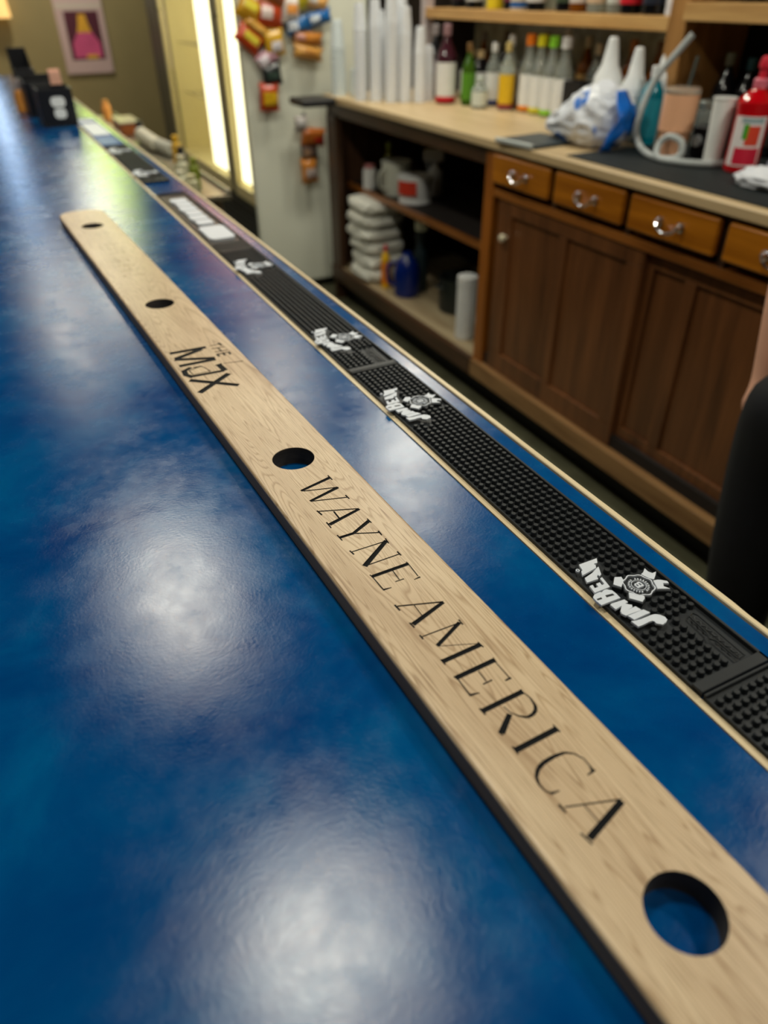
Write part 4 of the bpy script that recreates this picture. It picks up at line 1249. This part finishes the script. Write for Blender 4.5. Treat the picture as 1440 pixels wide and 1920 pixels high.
# x, z, w, h, tilt, film colour, patch colour, patch box, label
snacks = [
    (1.315, 1.385, .12, .10, -.5, (196, 146, 30), (206, 190, 60), (.2, .8, .5, .85), 'mustard yellow snack bag at the top left of the cooler side'),
    (1.418, 1.365, .13, .11, -.15, (176, 62, 26), (226, 206, 200), (.1, .55, .3, .75), 'red brown snack bag with a white emblem at the top'),
    (1.450, 1.440, .14, .10, -.4, (176, 106, 40), (120, 60, 30), (.2, .8, .2, .5), 'caramel brown snack bag cut off by the top of the photo'),
    (1.345, 1.312, .15, .055, -.62, (196, 142, 56), (206, 160, 80), (.2, .8, .3, .7), 'long tan snack bar under the mustard yellow bag'),
    (1.300, 1.268, .14, .085, -.65, (186, 66, 24), (206, 190, 60), (.25, .85, .4, .8), 'tilted red bag with a yellow panel, farthest left on the cooler side'),
    (1.424, 1.250, .105, .11, .1, (206, 160, 36), (232, 226, 232), (.3, .85, .15, .55), 'golden snack bag with a white spot in the middle'),
    (1.385, 1.185, .12, .075, .55, (186, 142, 156), (226, 216, 226), (.05, .5, .2, .8), 'pinkish white snack bag above the black one'),
    (1.400, 1.118, .105, .10, .1, (26, 30, 34), (50, 70, 62), (.2, .8, .3, .6), 'black snack bag above the red and yellow bag'),
    (1.375, 1.020, .105, .125, -.05, (186, 60, 20), (212, 168, 30), (.15, .9, .2, .68), 'red bag with a yellow panel hanging lowest on the left strip'),
    (1.558, 1.315, .13, .07, .15, (30, 96, 156), (214, 220, 230), (.05, .45, .3, .8), 'blue and white snack bag on the cooler side'),
    (1.672, 1.345, .13, .06, .22, (28, 100, 170), (206, 216, 226), (.05, .45, .3, .8), 'blue snack bag farthest right in the top rows'),
    (1.520, 1.385, .10, .11, 0, (216, 206, 200), (226, 150, 70), (.25, .85, .3, .65), 'white snack bag with an orange band at the top'),
    (1.592, 1.435, .09, .10, .3, (212, 196, 30), (196, 176, 20), (.2, .8, .3, .7), 'bright yellow snack bag at the top middle'),
    (1.605, 1.262, .16, .055, -.1, (190, 122, 46), (206, 150, 140), (.05, .35, .3, .8), 'orange brown snack bar, upper of the two beside the foam cups'),
    (1.600, 1.202, .16, .060, -.18, (206, 152, 76), (190, 130, 60), (.3, .8, .3, .7), 'tan snack bar, lower of the two beside the foam cups'),
    (1.660, 1.412, .13, .07, -.3, (220, 166, 96), (222, 216, 212), (.1, .5, .3, .8), 'peach snack bag near the top right of the cooler side'),
    (1.538, .888, .075, .075, 0, (170, 162, 158), (210, 206, 204), (.2, .8, .3, .7), 'silver white bag topping the low clip strip'),
    (1.600, .822, .14, .085, -.12, (190, 104, 36), (176, 40, 34), (.5, .95, .2, .5), 'orange and dark red bag on the low clip strip'),
    (1.578, .752, .10, .075, 0, (96, 78, 72), (150, 116, 90), (.1, .5, .3, .7), 'brown grey bag in the middle of the low clip strip'),
    (1.568, .662, .095, .125, .05, (210, 132, 46), (206, 186, 180), (.2, .95, .2, .58), 'orange bag with pale panel hanging lowest on the low clip strip')]
for k, (x, z, w, h, tl, c, pc, pb, lab) in enumerate(snacks):
    t = thing('snack_bag', lab, 'snack bag', (x, 4.012 - .004 * (k % 3), z), 0, SN)
    t.rotation_euler = (0, -tl, 0)
    mesh_obj('bag_film', pillow(w, h, .045, seed=k), film(c), t, angle=2)
    mesh_obj('printed_panel', pillow(w, h, .045, *pb, off=.0007, n=8, back=False, seed=k), film(pc), t, angle=2)
for x, z0, z1, lab in ((1.40, .99, 1.48, 'narrow clip strip carrying the left snack bags'), (1.585, 1.18, 1.48, 'narrow clip strip carrying the upper right snack bags'), (1.572, .66, .935, 'narrow clip strip carrying the low snack bags beside the shelf unit')):
    t = thing('clip_strip', lab, 'clip strip', (x, 4.046, 0), 0, 'snack clip strips on the cooler')
    mesh_obj('strip', box(B(), -.009, .009, -.0012, .0012, z0, z1), mat('grey_strip', (110, 112, 108), .4), t)
    bm = B()
    zz = z0 + .04
    while zz < z1:
        box(bm, -.008, .008, -.012, -.001, zz, zz + .012, .002, 1)
        zz += .09
    mesh_obj('clips', bm, black_pl, t)

# ------------------------------------------------------------------ glass door cooler
gun = mat('grey_metal_frame', (86, 84, 76), .4, metal=.5)
creamy = mat('cream_cooler_lining', (226, 214, 166), .5, var=.02, vscale=3)
frame_cream = mat('cream_door_frame', (206, 192, 146), .45)
glass = bpy.data.materials.new('cooler_glass')
glass.use_nodes = True
nt = glass.node_tree
nt.nodes.remove(nt.nodes['Principled BSDF'])
tr_, gl_, mx_ = nt.nodes.new('ShaderNodeBsdfTransparent'), nt.nodes.new('ShaderNodeBsdfGlossy'), nt.nodes.new('ShaderNodeMixShader')
tr_.inputs[0].default_value = (.95, .96, .93, 1)
gl_.inputs['Roughness'].default_value = .03
lw = nt.nodes.new('ShaderNodeLayerWeight')
lw.inputs[0].default_value = .5
pw = nt.nodes.new('ShaderNodeMath')
pw.operation = 'POWER'
pw.inputs[1].default_value = 7.0
nt.links.new(lw.outputs['Facing'], pw.inputs[0])
nt.links.new(pw.outputs[0], mx_.inputs[0])
nt.links.new(tr_.outputs[0], mx_.inputs[1])
nt.links.new(gl_.outputs[0], mx_.inputs[2])
nt.links.new(mx_.outputs[0], nt.nodes['Material Output'].inputs[0])
tube_m = mat('lit_fluorescent_tube', (255, 246, 206), .4, emit=TUBE)
co = thing('glass_door_cooler', 'tall glass door drinks cooler with bright vertical tubes and white side carrying snack bags', 'cooler')
CX0, CX1, CY0, CY1, CZ = 1.29, 1.96, 4.05, 6.10, 2.0
mesh_obj('side_panel', box(B(), CX0 - .022, CX1, CY0, CY0 + .035, .045, CZ, .016, 4), enamel, co)['label'] = 'white side panel facing the camera'
bm = B()
box(bm, CX0 + .02, CX1, CY0 + .035, CY1 - .06, .47, .50)
box(bm, CX0, CX1, CY0 + .035, CY1 - .06, CZ - .16, CZ)
box(bm, CX1 - .04, CX1, CY0 + .035, CY1 - .06, .50, CZ - .16)
box(bm, CX0 + .03, CX1 - .04, CY1 - .072, CY1 - .062, .50, CZ - .16)
mesh_obj('lining', bm, creamy, co, smooth=False)
mesh_obj('end_panel', box(B(), CX0 - .022, CX1, CY1 - .06, CY1, .045, CZ, .006), gun, co)['label'] = 'dark grey far end panel'
bm = B()
box(bm, CX0 + .012, CX1, CY0 + .035, CY1 - .06, .06, .47)
for k in range(11):
    box(bm, CX0 + .002, CX0 + .012, CY0 + .05, CY1 - .08, .09 + k * .034, .106 + k * .034, .002, 1)
mesh_obj('base_grille', bm, mat('black_grille', (8, 10, 16), .5), co)
for fx, fy in ((CX0 + .06, CY0 + .06), (CX1 - .06, CY0 + .06), (CX0 + .06, CY1 - .06), (CX1 - .06, CY1 - .06)):
    mesh_obj('foot', lathe(B(), [(.02, 0), (.02, .062)], 14, fx, fy, 0), black_pl, co)
bm = B()
for zz in (.86, 1.16, 1.46):
    for k in range(8):
        box(bm, CX0 + .15 + k * .055, CX0 + .156 + k * .055, CY0 + .04, CY1 - .07, zz, zz + .006)
mesh_obj('wire_shelves', bm, mat('white_wire', (206, 200, 180), .4), co, smooth=False)
for y0, y1 in ((4.075, 4.43), (4.51, 5.74)):
    d = mesh_obj('door', (lambda bm: (box(bm, CX0 - .022, CX0, y0, y0 + .03, .49, 1.86, .004), box(bm, CX0 - .022, CX0, y1 - .05, y1, .49, 1.86, .004), box(bm, CX0 - .022, CX0, y0 + .03, y1 - .05, .49, .555, .004), box(bm, CX0 - .022, CX0, y0 + .03, y1 - .05, 1.80, 1.86, .004), bm)[-1])(B()), frame_cream, co)
    mesh_obj('glass_pane', box(B(), CX0 - .018, CX0 - .014, y0 + .03, y1 - .05, .555, 1.80), glass, d, smooth=False)
    mesh_obj('pull_handle', tube(B(), [(CX0 - .022, y1 - .025, 1.35), (CX0 - .042, y1 - .025, 1.37), (CX0 - .042, y1 - .025, 1.66), (CX0 - .022, y1 - .025, 1.68)], .007, 8), gun, d)
mesh_obj('mullion', box(B(), CX0 - .016, CX0 + .02, 4.43, 4.51, .49, 1.88, .002), gun, co)
mesh_obj('side_frame', box(B(), CX0 - .020, CX0 + .03, 5.74, CY1 - .06, .06, 1.90, .004), gun, co)
for y0, y1 in ((4.112, 4.33), (4.635, 4.90)):
    mesh_obj('light_tube', box(B(), CX0 - .004, CX0 + .03, y0, y1, .575, 1.80, .012, 3), tube_m, co)['label'] = 'bright vertical light tube'
mesh_obj('added_header_glow', box(B(), CX0 - .03, CX0, 4.09, 5.70, 1.87, 1.99, .004), mat('header_glow_face', (255, 158, 112), .4, emit=8.0), co)['label'] = 'added orange pink glowing header above the doors, out of view'  # guessed unseen header; glow added for the orange reflection along the mats
ld = bpy.data.lights.new('cooler_fill', 'AREA')  # hidden fill lamp, added to brighten the cream interior
ld.size = .3
ld.energy = 12
ld.color = (1, .93, .72)
lo = bpy.data.objects.new('lamp_glow', ld)
COL.objects.link(lo)
lo.parent = co
lo.location = (CX0 + .22, 5.2, 1.82)
lo.rotation_euler = (0, -.25, 0)

# ------------------------------------------------------------------ poster and added glow panels on the far wall
def quad_y(bm, poly, y0, y1):
    lo = [bm.verts.new((p[0], y0, p[1])) for p in poly]
    hi = [bm.verts.new((p[0], y1, p[1])) for p in poly]
    bm.faces.new(lo)
    bm.faces.new(list(reversed(hi)))
    n = len(poly)
    for i in range(n):
        bm.faces.new((lo[i], hi[i], hi[(i + 1) % n], lo[(i + 1) % n]))
t = thing('framed_poster', 'pale pink framed poster of a pink bottle with a yellow neck on the far wall', 'poster', (1.02, 7.5, 0))
bm = B()
box(bm, -.190, .185, -.02, -.001, .885, 1.62, .004)
mesh_obj('frame', bm, mat('pale_pink_frame', (214, 184, 180), .5), t)
bm = B()
quad_y(bm, [(-.128, .985), (.140, .985), (.140, 1.32), (-.128, 1.32)], -.0212, -.020)
mesh_obj('print', bm, mat('maroon_print', (92, 40, 56), .5, var=.2, vscale=9), t, smooth=False)
bm = B()
quad_y(bm, [(-.10, 1.0), (.115, 1.0), (.115, 1.10), (.075, 1.16), (.06, 1.18), (-.045, 1.18), (-.06, 1.16), (-.10, 1.10)], -.0222, -.0211)
mesh_obj('printed_bottle', bm, mat('pink_print', (222, 92, 140), .5, var=.12, vscale=12), t, smooth=False)
bm = B()
quad_y(bm, [(-.05, 1.175), (.065, 1.175), (.045, 1.24), (.035, 1.30), (-.02, 1.30), (-.03, 1.24)], -.0224, -.0212)
mesh_obj('printed_neck', bm, mat('yellow_print', (236, 176, 56), .5, var=.1, vscale=12), t, smooth=False)
bm = B()
quad_y(bm, [(-.01, .992), (.08, .992), (.08, 1.02), (-.01, 1.02)], -.0230, -.0223)
mesh_obj('printed_caption', bm, mat('yellow_print', (236, 176, 56), .5), t, smooth=False)
bm = B()
quad_y(bm, [(-.18, 1.335), (.175, 1.335), (.175, 1.375), (-.18, 1.375)], -.0212, -.020)
mesh_obj('printed_banner', bm, mat('pale_banner', (216, 200, 186), .5), t, smooth=False)
t = thing('wall_sconce', 'small cream lit wall lamp at the top left corner of the photo', 'wall lamp', (.44, 7.5, 1.285))
mesh_obj('shade', lathe(B(), [(.055, 0), (.060, .004), (.050, .15), (.046, .152), (.04, .1)], 24, 0, -.07, 0), mat('glowing_shade', (255, 206, 128), .5, emit=.8), t)
mesh_obj('wall_plate', box(B(), -.03, .03, -.012, 0, .03, .12, .004), gun, t)
# unseen glow panels, guessed and added for the coloured reflections on the bar
t = thing('glow_panel', 'unseen yellow green light panel on the far wall, guessed from its bar reflection', 'glow panel', (1.02, 7.5, 1.62))
mesh_obj('housing', box(B(), -.17, .17, -.05, 0, 0, .86, .008), gun, t)
mesh_obj('lit_face', box(B(), -.155, .155, -.054, -.05, .015, .845), mat('green_lit_face', (206, 232, 96), .4, emit=4.5), t, smooth=False)
t = thing('glow_panel', 'unseen bluish white light panel on the far wall, guessed from its bar reflection', 'glow panel', (.225, 7.5, 1.50))
mesh_obj('housing', box(B(), -.085, .085, -.05, 0, 0, .95, .008), gun, t)
mesh_obj('lit_face', box(B(), -.07, .07, -.054, -.05, .015, .935), mat('blue_lit_face', (110, 184, 255), .4, emit=1.6), t, smooth=False)
mesh_obj('lit_core', box(B(), -.018, .018, -.058, -.054, .03, .92), mat('white_lit_core', (226, 240, 255), .4, emit=10.0), t, smooth=False)
t = thing('glow_panel', 'unseen white light panel on the cooler top, added for a whitish bar reflection', 'glow panel', (1.42, 5.0, 2.0), PI / 2 * .0)  # made-up light panel for the whitish reflection on the bar
mesh_obj('housing', box(B(), -.02, .02, -.45, .45, .03, .26, .006), gun, t)
mesh_obj('lit_face', box(B(), -.024, -.02, -.44, .44, .04, .25), mat('white_lit_face', (214, 226, 255), .4, emit=3.0), t, smooth=False)
for fy in (-.35, .35):
    mesh_obj('foot', box(B(), -.05, .05, fy - .015, fy + .015, 0, .03, .003), gun, t)

# ------------------------------------------------------------------ steel work shelf behind the far bar
steel = mat('brushed_steel', (158, 154, 138), .32, metal=.85, var=.1, vscale=30, stretch=(1, 8, 8))
uw = thing('steel_worktop', 'low steel work shelf along the bartender side of the far bar', 'worktop')
mesh_obj('shelf_top', box(B(), .445, .80, 2.86, 5.25, .82, .84, .004), steel, uw)
mesh_obj('raised_lip', box(B(), .788, .80, 2.86, 5.25, .84, .856, .003), steel, uw)
mesh_obj('lower_shelf', box(B(), .46, .78, 2.9, 5.2, .25, .27, .003), steel, uw)
for lx, ly in ((.48, 2.92), (.76, 2.92), (.48, 5.18), (.76, 5.18)):
    mesh_obj('leg', lathe(B(), [(.018, 0), (.018, .82)], 12, lx, ly, 0), steel, uw)
WB = 'things on the steel work shelf'
for nm, x, y, h, r, c, cap, lab in (
    ('condiment_bottle', .725, 5.05, .075, .026, (216, 150, 76), (206, 140, 66), 'orange squat bottle at the far end of the steel shelf'),
    ('condiment_bottle', .765, 4.30, .06, .022, (20, 18, 30), (14, 14, 20), 'small black bottle in the middle of the steel shelf'),
    ('condiment_bottle', .765, 3.52, .085, .020, (206, 160, 40), (214, 166, 30), 'small amber yellow bottle on the steel shelf'),
    ('condiment_bottle', .745, 3.36, .07, .022, (16, 18, 26), (12, 14, 20), 'small black bottle beside the amber one'),
    ('condiment_bottle', .690, 3.13, .075, .024, (190, 188, 160), (196, 190, 160), 'cream capped bottle close to the bar edge'),
    ('condiment_bottle', .710, 3.02, .08, .020, (112, 124, 30), (120, 130, 40), 'olive green bottle on the near half of the steel shelf'),
    ('condiment_bottle', .640, 2.95, .06, .022, (196, 196, 168), (206, 204, 180), 'pale bottle at the near end of the steel shelf'),
    ('condiment_bottle', .665, 2.895, .055, .024, (190, 186, 150), (196, 190, 150), 'squat cream bottle nearest on the steel shelf')):
    bottle(nm, lab, x, y, .84, h * 1.35, r, paint(c), paint(cap), None, group=WB, sh=.7, neck=.55)
t = thing('garnish_tray', 'long brown garnish tray with clear lid on the steel shelf', 'tray', (.735, 4.52, .84), .0, WB)
mesh_obj('tray_box', box(B(), -.05, .05, -.12, .12, 0, .055, .006), mat('brown_tray', (142, 78, 36), .4, var=.2, vscale=20), t)
mesh_obj('lid', box(B(), -.052, .056, -.125, .13, .057, .066, .004), mat('cloudy_lid', (176, 172, 150), .3), t)
t = thing('cup_sleeve', 'row of nested pale cups lying on the steel shelf', 'cups', (.742, 4.02, .84), .0, WB)
bm = lathe(B(), [(.030, -.16), (.030, -.155)] + [(.030 + .004 * (k % 2), -.155 + k * .011) for k in range(29)] + [(.024, .18), (.002, .18)], 18)
bmesh.ops.rotate(bm, verts=bm.verts, cent=(0, 0, 0), matrix=Matrix.Rotation(PI / 2, 3, 'X'))
mesh_obj('nested_cups', bm, mat('pale_cups', (196, 194, 176), .4), t, loc=(0, 0, .035))
t = thing('cup_sleeve', 'second row of nested grey cups nearer on the steel shelf', 'cups', (.765, 3.80, .84), .12, WB)
bm = lathe(B(), [(.026, -.10), (.026, -.095)] + [(.026 + .004 * (k % 2), -.095 + k * .011) for k in range(18)] + [(.02, .11), (.002, .11)], 18)
bmesh.ops.rotate(bm, verts=bm.verts, cent=(0, 0, 0), matrix=Matrix.Rotation(PI / 2, 3, 'X'))
mesh_obj('nested_cups', bm, mat('grey_cups', (170, 170, 158), .4), t, loc=(0, 0, .031))

# ------------------------------------------------------------------ bartender at the right edge
def skinned(name, nodes, edges, root, m, parent, sub=2):
    names_ = list(nodes)
    me = bpy.data.meshes.new(name)
    me.from_pydata([nodes[k][:3] for k in names_], [(names_.index(a), names_.index(b_)) for a, b_ in edges], [])
    o = bpy.data.objects.new(name, me)
    COL.objects.link(o)
    sk = o.modifiers.new('skin', 'SKIN')
    sk.use_smooth_shade = True
    dat = me.skin_vertices[0].data
    for i, k in enumerate(names_):
        r = nodes[k][3:]
        dat[i].radius = (r[0], r[-1])
        dat[i].use_root = (k == root)
    ss = o.modifiers.new('sub', 'SUBSURF')
    ss.levels = ss.render_levels = sub
    dg = bpy.context.evaluated_depsgraph_get()
    nm = bpy.data.meshes.new_from_object(o.evaluated_get(dg))
    o.modifiers.clear()
    o.data = nm
    nm.name = name
    nm.materials.clear()
    nm.materials.append(m)
    nm.polygons.foreach_set('use_smooth', [True] * len(nm.polygons))
    o.parent = parent
    return o
skin_m = mat('skin', (226, 172, 146), .5, var=.05, vscale=18, bump=.1, bscale=200)
pants_m = mat('black_trousers', (12, 14, 22), .8, var=.25, vscale=30)
shirt_m = mat('yellow_shirt', (232, 190, 36), .75, var=.05, vscale=20)
per = thing('person', 'person in black trousers, bare forearm, hand in pocket, at the right edge', 'person', (1.205, .606, 0))
nodes = {'pelvis': (0, 0, .96, .12, .10), 'waist': (.005, 0, 1.10, .12, .10), 'chest': (.01, 0, 1.30, .14, .105), 'neckb': (.015, 0, 1.46, .07), 'neck': (.005, 0, 1.53, .052),
         'jaw': (-.012, 0, 1.585, .066), 'head': (-.002, 0, 1.66, .083), 'crown': (.006, 0, 1.725, .062), 'nose': (-.098, 0, 1.640, .013)}
edges = [('pelvis', 'waist'), ('waist', 'chest'), ('chest', 'neckb'), ('neckb', 'neck'), ('neck', 'jaw'), ('jaw', 'head'), ('head', 'crown'), ('head', 'nose')]
for s, sd in ((1, 'r'), (-1, 'l')):
    nodes.update({sd + 'hip': (0, s * .09, .90, .085), sd + 'knee': (-.01, s * .095, .50, .056), sd + 'calf': (.005, s * .09, .36, .055), sd + 'ankle': (.02, s * .085, .09, .036), sd + 'toe': (-.13, s * .09, .045, .032)})
    edges += [('pelvis', sd + 'hip'), (sd + 'hip', sd + 'knee'), (sd + 'knee', sd + 'calf'), (sd + 'calf', sd + 'ankle'), (sd + 'ankle', sd + 'toe')]
    wy = .186 if s > 0 else .215
    wx = -.005 if s > 0 else -.03
    nodes.update({sd + 'sho': (.015, s * .165, 1.415, .058), sd + 'uarm': (.03, s * .20, 1.28, .046), sd + 'elb': (.025, s * .214, 1.13, .041), sd + 'fore': (.012, s * (wy + .019), 1.03, .040), sd + 'wri': (wx, s * wy, .875, .026),
                  sd + 'palm': (wx - .012, s * (wy - .012), .815, .034, .017)})
    edges += [('chest', sd + 'sho'), (sd + 'sho', sd + 'uarm'), (sd + 'uarm', sd + 'elb'), (sd + 'elb', sd + 'fore'), (sd + 'fore', sd + 'wri'), (sd + 'wri', sd + 'palm')]
    for k, (ln, dx) in enumerate(((.068, -.027), (.078, -.009), (.074, .009), (.058, .026))):
        a, b_, c = sd + 'f%da' % k, sd + 'f%db' % k, sd + 'f%dc' % k
        bx_, by_ = wx - .012 + dx, s * (wy - .014)
        nodes.update({a: (bx_, by_, .785, .0092), b_: (bx_ * 1.0 - .002, by_ - s * .008, .785 - ln * .5, .0084), c: (bx_ - .004, by_ - s * .022, .785 - ln, .0072)})
        edges += [(sd + 'palm', a), (a, b_), (b_, c)]
    nodes.update({sd + 't1': (wx - .048, s * (wy - .018), .81, .0105), sd + 't2': (wx - .060, s * (wy - .026), .775, .009)})
    edges += [(sd + 'palm', sd + 't1'), (sd + 't1', sd + 't2')]
skinned('body', nodes, edges, 'pelvis', skin_m, per)
tn = {'p': (0, 0, .915, .160, .120), 'top': (0, 0, .985, .150, .112)}
te = [('p', 'top')]
for s, sd in ((1, 'r'), (-1, 'l')):
    tn.update({sd + 'h': (-.002, s * .096, .80, .114), sd + 't': (0, s * .100, .67, .097), sd + 'k': (-.005, s * .098, .52, .082), sd + 's': (.005, s * .088, .36, .070), sd + 'a': (.015, s * .084, .09, .066)})
    te += [('p', sd + 'h'), (sd + 'h', sd + 't'), (sd + 't', sd + 'k'), (sd + 'k', sd + 's'), (sd + 's', sd + 'a')]
skinned('trousers', tn, te, 'p', pants_m, per)
skinned('shirt', {'hem': (0, 0, .925, .188, .135), 'waist': (.005, 0, 1.10, .160, .118), 'chest': (.01, 0, 1.30, .172, .125), 'neck': (.015, 0, 1.45, .085),
                  'rs': (.015, .165, 1.41, .078), 'ru': (.028, .20, 1.27, .068), 'ls': (.015, -.165, 1.41, .078), 'lu': (.028, -.20, 1.27, .068)},
        [('hem', 'waist'), ('waist', 'chest'), ('chest', 'neck'), ('chest', 'rs'), ('rs', 'ru'), ('chest', 'ls'), ('ls', 'lu')], 'chest', shirt_m, per)
for s in (1, -1):
    bm = B()
    bmesh.ops.create_icosphere(bm, subdivisions=3, radius=1)
    for v in bm.verts:
        d = v.co.copy()
        v.co = Vector((d.x * .135 * (1 - .1 * abs(d.x)), d.y * .050, max(d.z, -.6) * .05 + .03))
    mesh_obj('shoe', bm, mat('black_shoe', (14, 14, 16), .5), per, angle=3, loc=(-.05, s * .088, 0))
    mesh_obj('eye', lathe(B(), [(.001, -.011), (.008, -.008), (.011, 0), (.008, .008), (.001, .011)], 12), mat('eye_white', (220, 216, 210), .2), per, loc=(-.076, s * .031, 1.672))
    bm = B()
    bmesh.ops.create_icosphere(bm, subdivisions=3, radius=1)
    for v in bm.verts:
        v.co = Vector((v.co.x * .018, v.co.y * .009, v.co.z * .030))
    mesh_obj('ear', bm, skin_m, per, loc=(.004, s * .083, 1.655))
bm = B()
bmesh.ops.create_icosphere(bm, subdivisions=4, radius=1)
for v in bm.verts:
    d = v.co.copy()
    k = 1 + .03 * noise.noise(d * 6)
    v.co = Vector((d.x * .100 * k + .016, d.y * .094 * k, max(d.z, -.55 + .8 * max(0, -d.x)) * .088 * k))
mesh_obj('hair', bm, mat('brown_hair', (60, 42, 30), .6, var=.3, vscale=60), per, angle=3, loc=(.004, 0, 1.690))
bm = B()
tube(bm, spline([(-.074, -.022, 1.592), (-.080, 0, 1.590), (-.074, .022, 1.592)], 4), .0045, 8)
mesh_obj('mouth', bm, mat('lips', (186, 106, 98), .5), per)
